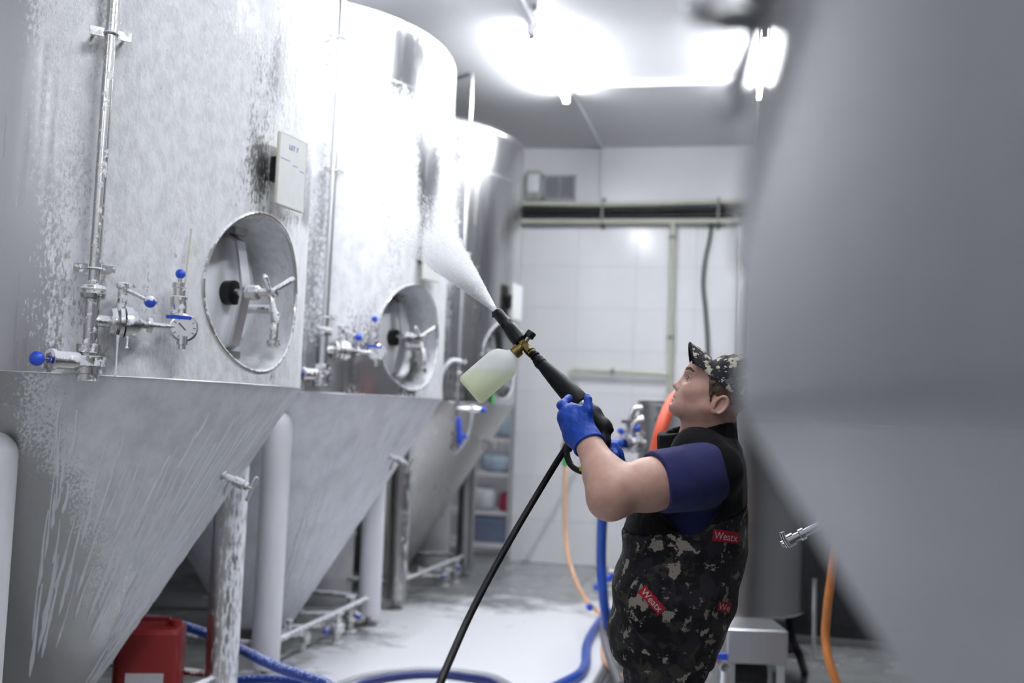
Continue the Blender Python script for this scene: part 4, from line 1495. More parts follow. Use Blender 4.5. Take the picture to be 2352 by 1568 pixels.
MB().lathe((q[0], q[1], 0), (0, 0, 1), [(0, .09), (.012, .09), (.02, .04)], 20).build('base_flange', M['steel'], t)

# ------------------------------------------------------------------ pump cart under the vessel
D5 = 5.3
a = W(1672, 1444, D5)
b_ = W(1813, 1455, D5)
zt1, zb1 = a[2], W(1672, 1524, D5)[2]
t = thing('pump_cart', 'small stainless pump cart with a sheet cover below the steel vessel', 'cart', ((a[0] + b_[0]) / 2, (a[1] + b_[1]) / 2 + .15, 0))
dx = b_ - a
dx[2] = 0
Lx = np.linalg.norm(dx)
dx /= Lx
dy = np.array([-dx[1], dx[0], 0])
cc = (a + b_) / 2 + dy * .17
cc[2] = (zt1 + zb1) / 2
MB().rbox(cc, (Lx, .32, zt1 - zb1), .012, (dx, dy, np.array([0, 0, 1.0]))).build('cover', M['matte_steel'], t, angle=30)
for sx in (-1, 1):
    for sy in (-1, 1):
        lp = cc + dx * sx * (Lx / 2 - .03) + dy * sy * .13
        MB().box((lp[0], lp[1], (zb1 + .03) / 2), (.04, .04, zb1 - .03)).build('leg', M['matte_steel'], t, smooth=False)
        MB().cyl((lp[0], lp[1], 0), (lp[0], lp[1], .035), .028, 14).build('foot', M['dark'], t)
for sy in (-1, 1):
    MB().box(cc + dy * sy * .13 + np.array([0, 0, -(cc[2]) + .16]), (Lx - .06, .03, .03), (dx, dy, np.array([0, 0, 1.0]))).build('rail', M['matte_steel'], t, smooth=False)
pm = MB().lathe(cc - dx * .12 - np.array([0, 0, cc[2] - .2]), dx, [(0, .06), (.02, .075), (.18, .075), (.2, .06)], 20)
pm.build('pump_motor', M['dark'], t)
o0 = W(1664, 1530, D5 - .1)
pt = MB().lathe(o0 + AX[2] * .12, -AX[2], [(0, .025), (.12, .025), (.12, .03), (.135, .03), (.136, .02), (.05, .018), (.04, .001)], 20)
pt.cyl((o0[0], o0[1], .02), o0 + np.array([0, 0, -.02]), .024, 14)
pp = pt.build('open_pipe_end', M['chrome'], t)
MB().box(W(1660, 1507, D5 - .1), (.05, .03, .02), AX).build('valve_lever', M['blue'], t, label='small blue lever')
MB().tube([W(1645, 1497, D5), W(1600, 1497, D5 + .1), W(1560, 1500, D5 + .15)], .02, 12).build('side_pipe', M['steel'], t)
# dark pump and pipes under the vessel
q = ground(1745, 1492)
t = thing('pump', 'black pump with bent pipes in the shade under the vessel', 'pump', (q[0], q[1], 0))
MB().rbox((q[0], q[1], .13), (.4, .3, .2), .03).build('body', M['dark'], t)
MB().box((q[0], q[1], .015), (.5, .36, .03)).build('base', M['dark_steel'], t, smooth=False)
for s in (-.12, .1):
    MB().tube(catmull([(q[0] + s, q[1] - .05, .2), (q[0] + s, q[1] - .05, .3), (q[0] + s + .03, q[1] - .05, .36), (q[0] + s + .1, q[1] - .02, .39)], 6), .025, 12).build('bent_pipe', M['dark_steel'], t)
MB().lathe((q[0] - .26, q[1], .14), (1, 0, 0), [(0, .09), (.03, .11), (.08, .11), (.09, .06)], 20).build('pump_head', M['dark_steel'], t)

# ------------------------------------------------------------------ floor drain
g0 = ground(1400, 1522)
dw, dl = .34, 1.5
cx, cy = g0[0] + .14, g0[1] - dl / 2
t = thing('floor_drain', 'dark slatted drain channel in the floor at the man\'s feet', 'drain', (cx, cy, 0))
f = MB()
for s in (-1, 1):
    f.box((cx + s * (dw / 2 - .01), cy, .006), (.02, dl, .012))
    f.box((cx, cy + s * (dl / 2 - .01), .006), (dw, .02, .012))
f.build('frame', M['dark_steel'], t, smooth=False)
MB().box((cx, cy, .002), (dw - .03, dl - .03, .004)).build('pan', M['drain'], t, smooth=False)
for k in range(9):
    MB().box((cx - dw / 2 + .035 + k * (dw - .07) / 8, cy, .008), (.022, dl - .05, .008)).build('slat', M['drain'], t, smooth=False)

# ------------------------------------------------------------------ the man
# implicit shapes -> one continuous surface (surface nets on a rectilinear grid)
MD = 3.1
MO = W(1580, 1100, MD)


def L(px, py, dz=0.0):
    return AX @ (W(px, py, MD + dz) - MO)


def Lw(p):
    return AX @ (np.asarray(p, float) - MO)


def surface_nets(F, xs, ys, zs):
    S = F < 0
    nx, ny, nz = F.shape
    cnt = np.zeros((nx - 1, ny - 1, nz - 1), np.int8)
    for i in (0, 1):
        for j in (0, 1):
            for k in (0, 1):
                cnt += S[i:nx - 1 + i, j:ny - 1 + j, k:nz - 1 + k]
    act = (cnt > 0) & (cnt < 8)
    I, J, K = np.nonzero(act)
    idx = -np.ones(act.shape, np.int64)
    idx[I, J, K] = np.arange(len(I))
    corners = [(i, j, k) for i in (0, 1) for j in (0, 1) for k in (0, 1)]
    V = {c: F[I + c[0], J + c[1], K + c[2]] for c in corners}
    acc = np.zeros((len(I), 3))
    num = np.zeros(len(I))
    for c in corners:
        for ax in range(3):
            if c[ax] == 1:
                continue
            e = list(c)
            e[ax] = 1
            a, b = V[c], V[tuple(e)]
            m = (a < 0) != (b < 0)
            with np.errstate(divide='ignore', invalid='ignore'):
                t = np.where(m, a / (a - b), 0)
            for q in range(3):
                acc[:, q] += np.where(m, c[q] + (t if q == ax else 0), 0)
            num += m
    P = acc / num[:, None]

    def mp(g, i, f):
        return g[i] + (g[i + 1] - g[i]) * f
    verts = np.stack([mp(xs, I, P[:, 0]), mp(ys, J, P[:, 1]), mp(zs, K, P[:, 2])], 1)
    faces = []
    for ax in range(3):
        o1, o2 = [q for q in range(3) if q != ax]
        sl0 = [slice(None)] * 3
        sl1 = [slice(None)] * 3
        sl0[ax] = slice(0, -1)
        sl1[ax] = slice(1, None)
        ch = S[tuple(sl0)] != S[tuple(sl1)]
        st = S[tuple(sl0)]
        A = np.argwhere(ch)
        ok = (A[:, o1] > 0) & (A[:, o2] > 0) & (A[:, o1] < F.shape[o1] - 1) & (A[:, o2] < F.shape[o2] - 1)
        A = A[ok]
        flip = st[tuple(A.T)]

        def at(d1, d2):
            B = A.copy()
            B[:, o1] += d1
            B[:, o2] += d2
            return idx[tuple(B.T)]
        q = np.stack([at(-1, -1), at(0, -1), at(0, 0), at(-1, 0)], 1)
        if ax == 1:
            flip = ~flip
        q[flip] = q[flip][:, ::-1]
        faces.append(q)
    return verts, np.concatenate(faces)


class Field:
    def __init__(self, xs, ys, zs):
        self.g = (np.asarray(xs), np.asarray(ys), np.asarray(zs))
        self.F = np.full(tuple(len(a) for a in self.g), 9.0, np.float32)

    def block(self, lo, hi):
        sl, cs = [], []
        for a, l, h in zip(self.g, lo, hi):
            i = max(0, np.searchsorted(a, l) - 1)
            j = min(len(a), np.searchsorted(a, h) + 1)
            if j - i < 1:
                return None, None
            sl.append(slice(i, j))
            cs.append(a[i:j])
        P = np.meshgrid(*cs, indexing='ij')
        return tuple(sl), np.stack(P, -1)

    def op(self, lo, hi, fn, k, mode):
        mg = k + .03
        sl, P = self.block(np.asarray(lo) - mg, np.asarray(hi) + mg)
        if sl is None or P.size == 0:
            return self
        d = fn(P)
        o = self.F[sl]
        if mode == 'add':
            if k > 0:
                h = np.clip(.5 + .5 * (o - d) / k, 0, 1)
                self.F[sl] = o * (1 - h) + d * h - k * h * (1 - h)
            else:
                self.F[sl] = np.minimum(o, d)
        elif mode == 'sub':
            d = -d
            if k > 0:
                h = np.clip(.5 - .5 * (o - d) / k, 0, 1)
                self.F[sl] = o * (1 - h) + d * h + k * h * (1 - h)
            else:
                self.F[sl] = np.maximum(o, d)
        else:
            self.F[sl] = np.maximum(o, d)
        return self

    def cone(self, a, b, ra, rb, k=.01, mode='add', sq=None):
        a, b = np.asarray(a, float), np.asarray(b, float)
        ab = b - a
        L2 = ab @ ab + 1e-12
        r = max(ra, rb)

        def fn(P):
            t = np.clip((P - a) @ ab / L2, 0, 1)
            return np.linalg.norm(P - a - t[..., None] * ab, axis=-1) - (ra + (rb - ra) * t)
        return self.op(np.minimum(a, b) - r, np.maximum(a, b) + r, fn, k, mode)

    def ell(self, c, r, axes=None, k=.01, mode='add'):
        c, r = np.asarray(c, float), np.asarray(r, float)
        A = np.eye(3) if axes is None else np.asarray(axes, float)
        m = r.max()

        def fn(P):
            q = (P - c) @ A.T
            k0 = np.linalg.norm(q / r, axis=-1)
            k1 = np.linalg.norm(q / (r * r), axis=-1) + 1e-9
            return k0 * (k0 - 1) / k1
        return self.op(c - m, c + m, fn, k, mode)

    def plane(self, p, n):
        """keep the side n points away from"""
        p, n = np.asarray(p, float), np.asarray(n, float)
        n = n / np.linalg.norm(n)
        P = np.stack(np.meshgrid(*self.g, indexing='ij'), -1)
        self.F = np.maximum(self.F, ((P - p) @ n).astype(np.float32))
        return self

    def loft(self, secs, k=.02, mode='add', wob=None):
        """secs: (v, centre u, centre w, half u, half w) from top to bottom, v = height"""
        S = np.array(sorted(secs))
        lo = np.array([(S[:, 1] - S[:, 3]).min(), S[0, 0], (S[:, 2] - S[:, 4]).min()])
        hi = np.array([(S[:, 1] + S[:, 3]).max(), S[-1, 0], (S[:, 2] + S[:, 4]).max()])

        def fn(P):
            v = P[..., 1]
            f = [np.interp(v, S[:, 0], S[:, i]) for i in (1, 2, 3, 4)]
            du, dw = P[..., 0] - f[0], P[..., 2] - f[1]
            q = np.sqrt((du / f[2]) ** 2 + (dw / f[3]) ** 2) + 1e-9
            d = (q - 1) * np.minimum(f[2], f[3]) * .9
            if wob is not None:
                d = d + wob(P)
            e = np.maximum(S[0, 0] - v, v - S[-1, 0])
            return np.maximum(d, e)
        return self.op(lo, hi, fn, k, mode)

    def shift(self, amp, fr, seed):
        r = np.random.default_rng(seed)
        P = np.stack(np.meshgrid(*self.g, indexing='ij'), -1)
        w = 0
        for _ in range(7):
            d = r.normal(size=3)
            d /= np.linalg.norm(d)
            w = w + np.sin(P @ d * fr * r.uniform(.5, 1.6) + r.uniform(0, 6.28))
        self.F = self.F + (amp * w / 2.6).astype(np.float32)
        return self

    def build(self, name, mat, parent=None, label=None, angle=180, **kw):
        for ax in range(3):
            for e in (0, -1):
                s = [slice(None)] * 3
                s[ax] = e
                self.F[tuple(s)] = np.maximum(self.F[tuple(s)], .01)
        v, f = surface_nets(self.F, *self.g)
        wv = v @ AX + MO
        me = bpy.data.meshes.new(name)
        me.from_pydata(wv.tolist(), [], f.tolist())
        bm = bmesh.new()
        bm.from_mesh(me)
        bmesh.ops.smooth_vert(bm, verts=bm.verts, factor=.5, use_axis_x=True, use_axis_y=True, use_axis_z=True)
        bmesh.ops.recalc_face_normals(bm, faces=bm.faces)
        bm.to_mesh(me)
        bm.free()
        return link_mesh(name, me, mat, parent, label=label, angle=angle, **kw)


def axis_grid(lo, hi, step, fine=None, fstep=None):
    if fine is None:
        return np.arange(lo, hi + step, step)
    a = np.arange(lo, fine[0], step)
    b = np.arange(fine[0], fine[1], fstep)
    c = np.arange(fine[1], hi + step, step)
    return np.unique(np.concatenate([a, b, c]))


def skin_mat():
    m, nt, out = new_mat('skin')
    b = bsdf(nt, (.58, .36, .29), .5)
    n1 = noise(nt, 22, 4, .6)
    cr = ramp(nt, n1.outputs[0], [(.3, (.53, .30, .235)), (.7, (.64, .42, .34))])
    nt.links.new(cr.outputs[0], b.inputs['Base Color'])
    b.inputs['Subsurface Weight'].default_value = .12
    b.inputs['Subsurface Radius'].default_value = (.012, .005, .003)
    n2 = noise(nt, 260, 2, .5)
    bump(nt, n2.outputs[0], .08, .001, b)
    nt.links.new(b.outputs[0], out.inputs[0])
    return m


def cloth(name, col, rough=.9, wr=.5, sheen=.2, scale=16):
    m, nt, out = new_mat(name)
    b = bsdf(nt, col, rough)
    b.inputs['Sheen Weight'].default_value = sheen
    b.inputs['Specular IOR Level'].default_value = .2
    n1 = noise(nt, scale, 4, .55, (1, 1, .5))
    n2 = noise(nt, 900, 1, .5)
    h = math_node(nt, 'ADD', n1.outputs[0], math_node(nt, 'MULTIPLY', n2.outputs[0], .05))
    bump(nt, h, wr, .02, b)
    nt.links.new(b.outputs[0], out.inputs[0])
    return m


M['skin'] = skin_mat()
M['fleece'] = cloth('black_fleece', (.0035, .0035, .0045), .95, .3, .04, 30)
M['tee'] = cloth('navy_cotton', (.022, .026, .10), .9, .5, .1, 13)
M['camo'] = camo('dark_camouflage_cloth', scale=16.0, beige=.588)
M['camocap'] = camo('camouflage_cap_cloth', base=(.014, .014, .019), scale=26, beige=.55, big=True)
M['glove'] = cloth('blue_nitrile', (.010, .055, .36), .42, .35, 0, 60)
M['hair'] = simple('short_brown_hair', (.075, .045, .028), .7, 0, .4, 160, .6)
M['eye'] = simple('eye_white', (.62, .58, .56), .15, 0, .02)
M['iris'] = simple('grey_iris', (.02, .024, .028), .35, 0, .2)
M['brow'] = simple('brown_eyebrow', (.12, .07, .05), .8, 0, .3, 200)
M['lip'] = simple('lips', (.48, .22, .19), .45, 0, .1, 60)
M['redpatch'] = simple('red_printed_patch', (.34, .008, .02), .85, 0, .1)
M['white_print'] = simple('white_print', (.62, .55, .55), .85, 0, .1)
M['boot'] = simple('black_rubber_boot', (.012, .012, .012), .35)

# head frame: F forward, U up, LF towards the man's left (towards the camera)
HC = L(1640, 885, 0.0)
Fv = np.array([-.93, .327, .12])
Fv /= np.linalg.norm(Fv)
LF = np.array([0, 0, -1.0])
LF = LF - Fv * (LF @ Fv)
LF /= np.linalg.norm(LF)
UV = np.array([.33, .945, 0])
UV = UV - Fv * (UV @ Fv) - LF * (UV @ LF)
UV /= np.linalg.norm(UV)
HA = np.array([Fv, LF, UV])


def H(f, l, u):
    return HC + Fv * f + LF * l + UV * u


hips = W(1528, 1500, MD)
feet = np.array([hips[0], hips[1], 0.0])
lat = np.array([-AX[2][0], -AX[2][1], 0])   # sideways, towards the camera = his left
lat /= np.linalg.norm(lat)
fw = np.array([-AX[0][0], -AX[0][1], 0])    # forwards
fw /= np.linalg.norm(fw)

man = thing('person', 'man in camouflage vest, cap and blue gloves aiming a foam gun up at the tanks', 'person', tuple(feet))

# joints
SL, EL, WL = L(1592, 1092, -.16), L(1408, 1130, -.24), L(1349, 1012, -.10)
SR, ER, WR = L(1606, 1088, .20), L(1478, 1165, .27), L(1412, 1072, .10)
kneeL = Lw(hips + lat * .11 + fw * .05 - np.array([0, 0, hips[2] - .47]))
kneeR = Lw(hips - lat * .11 + fw * .02 - np.array([0, 0, hips[2] - .47]))
ankL = Lw(np.array([*(hips + lat * .13 + fw * .0)[:2], .09]))
ankR = Lw(np.array([*(hips - lat * .13 - fw * .03)[:2], .09]))
hipL, hipR = Lw(hips + lat * .10 + np.array([0, 0, .06])), Lw(hips - lat * .10 + np.array([0, 0, .06]))

# ---------------- body (skin), one continuous surface
hx = [H(f, l, u) for f in (-.13, .13) for l in (-.1, .1) for u in (-.13, .13)]
hlo, hhi = np.min(hx, 0), np.max(hx, 0)
allp = np.array([SL, EL, WL, SR, ER, WR, ankL, ankR, hhi, hlo])
lo, hi = allp.min(0) - .13, allp.max(0) + .13
body = Field(axis_grid(lo[0], hi[0], .0065, (hlo[0], hhi[0]), .0026), axis_grid(lo[1], hi[1], .009, (hlo[1], hhi[1]), .0026), axis_grid(lo[2], hi[2], .0075, (hlo[2], hhi[2]), .0030))
B = body
B.ell(H(-.022, 0, .000), (.090, .077, .062), HA, .0)
B.ell(H(.028, 0, -.035), (.068, .064, .088), HA, .03)
B.ell(H(.045, 0, -.075), (.048, .05, .038), HA, .025)
for s in (-1, 1):
    B.cone(H(-.012, s * .056, -.066), H(.075, s * .016, -.098), .018, .016, .03)
    B.ell(H(.052, s * .040, -.038), (.030, .024, .028), HA, .02)
    B.cone(H(.068, s * .036, .017), H(.083, s * .008, .014), .009, .010, .014)
B.ell(H(.086, 0, -.1), (.016, .02, .015), HA, .018)
B.ell(H(.066, 0, .035), (.022, .05, .03), HA, .02)
B.cone(H(.080, 0, .006), H(.101, 0, -.034), .0085, .0095, .012)
B.ell(H(.1035, 0, -.0375), (.0115, .0115, .0105), HA, .006)
for s in (-1, 1):
    B.ell(H(.093, s * .0115, -.0435), (.012, .0075, .0085), HA, .006)
    B.ell(H(.098, s * .006, -.0515), (.006, .0035, .003), HA, .003, 'sub')
    B.ell(H(.088, s * .031, -.008), (.018, .019, .012), HA, .012, 'sub')
B.ell(H(.088, 0, -.064), (.013, .024, .015), HA, .012)
B.cone(H(.084, -.019, -.0705), H(.084, .019, -.0705), .004, .004, .006)
B.cone(H(.0955, -.008, -.0672), H(.0955, .008, -.0672), .0052, .0052, .006)
B.cone(H(.0955, -.009, -.0790), H(.0955, .009, -.0790), .0062, .0062, .006)
B.cone(H(.080, -.02, -.0775), H(.080, .02, -.0775), .006, .006, .01)
B.cone(H(.098, -.022, -.0733), H(.098, .022, -.0733), .0016, .0016, .003, 'sub')
B.cone(H(.1035, -.03, -.0733), H(.1035, .03, -.0733), .0018, .0018, .003, 'sub')
B.cone(H(.1, -.013, -.0885), H(.1, .013, -.0885), .003, .003, .006, 'sub')
for s in (-1, 1):
    e = H(.0705, s * .031, -.0065)
    B.ell(e, (.0105, .0118, .0104), HA, .004)
    B.cone(H(.0795, s * .021, .0005), H(.0755, s * .043, -.002), .0032, .003, .004)
    B.cone(H(.0785, s * .022, -.0150), H(.0745, s * .041, -.0140), .0026, .0026, .004)
# ears
for s in (-1, 1):
    ec = H(-.030, s * .076, -.049)
    ang_e = math.radians(14)
    ef = Fv * math.cos(ang_e) + UV * math.sin(ang_e)
    eu = UV * math.cos(ang_e) - Fv * math.sin(ang_e)
    B.ell(ec, (.0165, .008, .026), np.array([ef, LF, eu]), .008)
    rim = []
    for k in range(0, 15):
        a = math.radians(-60 + k * 20)
        rim.append(ec + LF * s * .010 - ef * .0165 * math.cos(a) + eu * .027 * math.sin(a))
    for p_, q_ in zip(rim[:-1], rim[1:]):
        B.cone(p_, q_, .0046, .0046, .002)
    B.ell(ec + LF * s * .010 + ef * .004 - eu * .002, (.008, .006, .013), np.array([ef, LF, eu]), .004, 'sub')
    B.ell(ec + LF * s * .007 - eu * .026 + ef * .005, (.009, .006, .008), np.array([ef, LF, eu]), .004)
    B.ell(ec + LF * s * .004 + ef * .016 - eu * .004, (.005, .006, .007), np.array([ef, LF, eu]), .004)
# neck, trunk
nb = L(1622, 1035, .02)
B.cone(H(-.03, 0, -.055), nb, .061, .068, .03)
B.cone(H(.01, 0, -.08), L(1590, 1010, .02), .04, .045, .03)
B.cone(SL, SR, .066, .066, .04)
B.loft([(L(0, 1060)[1], L(1612, 1060)[0], .02, .10, .13), (L(0, 1150)[1], L(1595, 1150)[0], .02, .12, .14), (L(0, 1300)[1], L(1565, 1300)[0], .02, .13, .15), (L(0, 1450)[1], L(1540, 1450)[0], .02, .125, .155), (L(0, 1530)[1], L(1530, 1530)[0], .02, .12, .15)], .05)
# arms
for s_, e_, w_, nr in ((SL, EL, WL, 0), (SR, ER, WR, 1)):
    B.cone(s_, s_ * .45 + e_ * .55, .070, .070, .04)
    B.cone(s_ * .45 + e_ * .55, e_, .069, .062, .03)
    B.cone(e_, e_ * .68 + w_ * .32, .058, .055, .03)
    B.cone(e_ * .68 + w_ * .32, w_, .055, .037, .03)
    B.cone(w_, w_ + (w_ - e_) / np.linalg.norm(w_ - e_) * .05, .036, .03, .02)
B.ell(L(1396, 1150, -.245), (.05, .05, .045), None, .04)
for h_, k_, a_ in ((hipL, kneeL, ankL), (hipR, kneeR, ankR)):
    B.cone(h_, k_, .088, .058, .04)
    B.cone(k_, k_ * .65 + a_ * .35, .055, .058, .02)
    B.cone(k_ * .65 + a_ * .35, a_, .058, .04, .02)
    ft = AX @ (fw * .16) + a_ + AX @ np.array([0, 0, -.045])
    B.cone(a_ + AX @ np.array([0, 0, -.045]), ft, .035, .026, .02)
skin_o = B.build('body', M['skin'], man)

# eyes, brows, lips
for s in (-1, 1):
    e = H(.0715, s * .031, -.0068) @ AX + MO
    eb = MB().sphere(e, .0122, 20).build('eye', M['eye'], man)
    lp = catmull([H(.0826, s * .0215, .0002), H(.0836, s * .031, .0006), H(.0785, s * .0425, -.0016)], 5)
    MB().tube([p_ @ AX + MO for p_ in lp], .0011, 8).build('eyelash', M['brow'], man)
    gz = (Fv * .85 + UV * .22 + LF * .36) @ AX
    gz /= np.linalg.norm(gz)
    MB().lathe(e + gz * .0108, gz, [(0, .0066), (.0014, .0062), (.0019, .002)], 18).build('iris', M['iris'], eb)
    pts = [H(.0915, s * .011, .0165), H(.0905, s * .024, .0222), H(.0830, s * .038, .0232), H(.0712, s * .0505, .0175)]
    bp = catmull(pts, 5)
    MB().tube([p_ @ AX + MO for p_ in bp], [.002 + .0022 * math.sin(math.pi * min(1, .15 + k / len(bp) * .8)) for k in range(len(bp))], 8).build('eyebrow', M['brow'], man)

# hair below the cap
xs = axis_grid(hlo[0] - .02, hhi[0] + .03, .0035)
ys = axis_grid(hlo[1] - .02, hhi[1] + .02, .0035)
zs = axis_grid(hlo[2] - .03, hhi[2] + .03, .0035)
hr = Field(xs, ys, zs)
hr.ell(H(-.024, 0, .012), (.0935, .0815, .092), HA, 0)
hr.cone(H(.018, .0735, .0), H(.004, .076, -.046), .010, .007, .008)
hr.cone(H(.018, -.0735, .0), H(.004, -.076, -.046), .010, .007, .008)
hr.plane(H(.045, 0, .06), Fv * .93 - UV * .36)
hr.plane(H(.074, 0, .046), UV * .94 - Fv * .345)
hr.ell(H(-.030, .082, -.049), (.022, .012, .034), HA, .004, 'sub')
hr.ell(H(-.030, -.082, -.049), (.022, .012, .034), HA, .004, 'sub')
hr.shift(.0012, 260, 3)
hr.build('hair', M['hair'], man)

# cap: crown, peak, button
cp = Field(axis_grid(hlo[0] - .03, hhi[0] + .05, .0032), axis_grid(hlo[1] - .02, hhi[1] + .05, .0032), axis_grid(hlo[2] - .03, hhi[2] + .03, .0032))
cp.ell(H(-.040, 0, .018), (.082, .0865, .088), HA, 0)
cp.ell(H(-.014, 0, .004), (.094, .0855, .066), HA, .01)
cp.ell(H(-.052, 0, .060), (.060, .070, .045), HA, .02)
cp.ell(H(-.022, 0, .002), (.0965, .0800, .070), HA, .0, 'sub')
# lower edge: forehead to below the temple
cp.plane(H(.074, 0, .038), Fv * .345 - UV * .94)
cap = cp.build('cap', M['camocap'], man, label='camouflage cap')
# peak: an arched sheet, front edge dark
vs, fs = [], []
nu, nv = 26, 12
for top in (0, 1):
    for j in range(nv + 1):
        q = j / nv
        for i in range(nu + 1):
            a = -1 + 2 * i / nu
            r0 = np.array([.034 - .019 * a * a, .081 * a, .072 - .054 * a * a])
            r1 = np.array([.107 - .026 * abs(a) ** 2.2, .070 * a, .094 - .056 * abs(a) ** 1.8])
            g_ = r0 * (1 - q) + r1 * q
            p_ = H(g_[0], g_[1], g_[2] + .003 * math.sin(math.pi * q) + (.004 if top else 0))
            vs.append(p_ @ AX + MO)
st = (nu + 1) * (nv + 1)
for top in (0, 1):
    for j in range(nv):
        for i in range(nu):
            k = top * st + j * (nu + 1) + i
            fs.append((k, k + 1, k + nu + 2, k + nu + 1))
edge = [i for i in range(nu + 1)] + [j * (nu + 1) + nu for j in range(1, nv + 1)] + [nv * (nu + 1) + i for i in range(nu - 1, -1, -1)] + [j * (nu + 1) for j in range(nv - 1, 0, -1)]
for a, b_ in zip(edge, edge[1:] + edge[:1]):
    fs.append((a, b_, b_ + st, a + st))
mb = MB()
mb.add(vs, fs)
pk = mb.build('peak', M['camocap'], cap, angle=60)
MB().tube([np.array(vs[st + k]) * .5 + np.array(vs[k]) * .5 for k in [nv * (nu + 1) + i for i in range(0, nu + 1)]], .0042, 8).build('peak_binding', M['fleece'], pk)
MB().sphere(H(-.046, 0, .107) @ AX + MO, .008, 12).build('cap_button', M['camocap'], cap)


# ---------------- clothing
def sec(y, xa, xb, wa=.02, hw=.2):
    a, b_ = L(xa, y), L(xb, y)
    return ((a[1] + b_[1]) / 2, (a[0] + b_[0]) / 2, wa, abs(b_[0] - a[0]) / 2, hw)


gx, gy, gz_ = axis_grid(L(1340, 1300)[0], L(1790, 1300)[0], .006), axis_grid(L(1500, 1640)[1], L(1500, 930)[1], .006), axis_grid(-.36, .38, .007)
tor = [sec(1000, 1560, 1690, .02, .10), sec(1030, 1530, 1706, .02, .15), sec(1060, 1508, 1713, .02, .185), sec(1110, 1478, 1716, .02, .205), sec(1170, 1450, 1716, .02, .215), sec(1230, 1432, 1719, .02, .22), sec(1300, 1420, 1708, .02, .222), sec(1380, 1405, 1692, .02, .225), sec(1450, 1400, 1664, .02, .225), sec(1495, 1404, 1648, .02, .22), sec(1512, 1412, 1640, .02, .21)]


def wrk(P):
    u, v, w_ = P[..., 0], P[..., 1], P[..., 2]
    a = np.sin(38 * v + 14 * u + 3 * np.sin(9 * u + 7 * w_)) * np.sin(11 * u - 8 * w_ + 1.3)
    b_ = np.sin(24 * v - 26 * u + 2.2 * np.sin(13 * v + 4))
    c_ = np.sin(60 * v + 30 * u + 20 * w_)
    return .0034 * a + .0030 * b_ + .0014 * c_


arm_c = L(1578, 1128, -.20)
for part in ('vest_body', 'vest_yoke'):
    f = Field(gx, gy, gz_)
    f.loft(tor, 0, wob=wrk if part == 'vest_body' else (lambda P: .25 * wrk(P)))
    if part == 'vest_yoke':
        f.cone(L(1600, 1040, -.10), L(1650, 1075, -.16), .075, .07, .05)
        f.cone(L(1600, 1040, .14), L(1650, 1075, .20), .075, .07, .05)
    # armholes
    f.cone(L(1560, 1115, -.40), L(1582, 1128, -.11), .105, .100, .012, 'sub')
    f.cone(L(1570, 1200, -.40), L(1585, 1190, -.16), .055, .05, .02, 'sub')
    f.cone(L(1575, 1120, .44), L(1590, 1125, .16), .10, .095, .012, 'sub')
    n_ = np.array([-.25, 1.0, 0])
    pc = L(1660, 1166, 0)
    if part == 'vest_body':
        f.plane(pc, n_)
        # bulge of the side pocket
        f.ell(L(1520, 1390, -.19), (.10, .11, .035), None, .02)
        f.cone(L(1466, 1300, -.205), L(1452, 1440, -.215), .006, .004, .006, 'sub')
    else:
        f.plane(pc, -n_)
    o = f.build(part, M['camo'] if part == 'vest_body' else M['fleece'], man, label=None if part == 'vest_body' else 'black fleece shoulder part of the vest')
    if part == 'vest_body':
        vest = o
# collar
f = Field(axis_grid(L(1490, 1000)[0], L(1720, 1000)[0], .004), axis_grid(L(1500, 1070)[1], L(1500, 930)[1], .004), axis_grid(-.2, .24, .005))
f.loft([sec(1062, 1512, 1704, .02, .15), sec(1035, 1512, 1700, .02, .125), sec(1005, 1512, 1696, .02, .108), sec(975, 1514, 1694, .02, .102), sec(945, 1530, 1694, .02, .100)], 0, wob=lambda P: .2 * wrk(P))
f.loft([sec(1070, 1534, 1684, .02, .10), sec(1030, 1534, 1682, .02, .090), sec(1000, 1533, 1680, .02, .088), sec(970, 1533, 1680, .02, .085), sec(940, 1540, 1680, .02, .084)], .004, 'sub')
pa, pb = L(1508, 1000), L(1700, 958)
dn = pb - pa
f.plane(pa, (-dn[1], dn[0], 0))
f.build('collar', M['fleece'], man, label='open black fleece collar')
# t-shirt: trunk showing in the armhole and sleeve
f = Field(axis_grid(L(1400, 1300)[0], L(1740, 1300)[0], .005), axis_grid(L(1500, 1330)[1], L(1500, 980)[1], .005), axis_grid(-.38, .40, .006))
f.loft([(s_[0], s_[1] + .006, s_[2], s_[3] - .026, s_[4] - .045) for s_ in tor[1:8]], 0)


def sleeve(s_, e_, cut, rr_):
    ax_ = e_ - s_
    Ls = np.linalg.norm(ax_)
    ax_ /= Ls
    g = Field(f.g[0], f.g[1], f.g[2])
    g.cone(s_ - ax_ * .03, s_ + ax_ * Ls, rr_ + .012, rr_, .0)
    g.plane(s_ + ax_ * cut, ax_)
    return g.F


FS = sleeve(SL, EL, .115, .083)
FR = sleeve(SR, ER, .12, .083)
for G_ in (FS, FR):
    h_ = np.clip(.5 + .5 * (f.F - G_) / .03, 0, 1)
    f.F = (f.F * (1 - h_) + G_ * h_ - .03 * h_ * (1 - h_)).astype(np.float32)
f.F = f.F + np.float32(.8) * wrk(np.stack(np.meshgrid(*f.g, indexing='ij'), -1)).astype(np.float32) * .8
f.build('t_shirt', M['tee'], man, label='navy blue short-sleeved t-shirt')
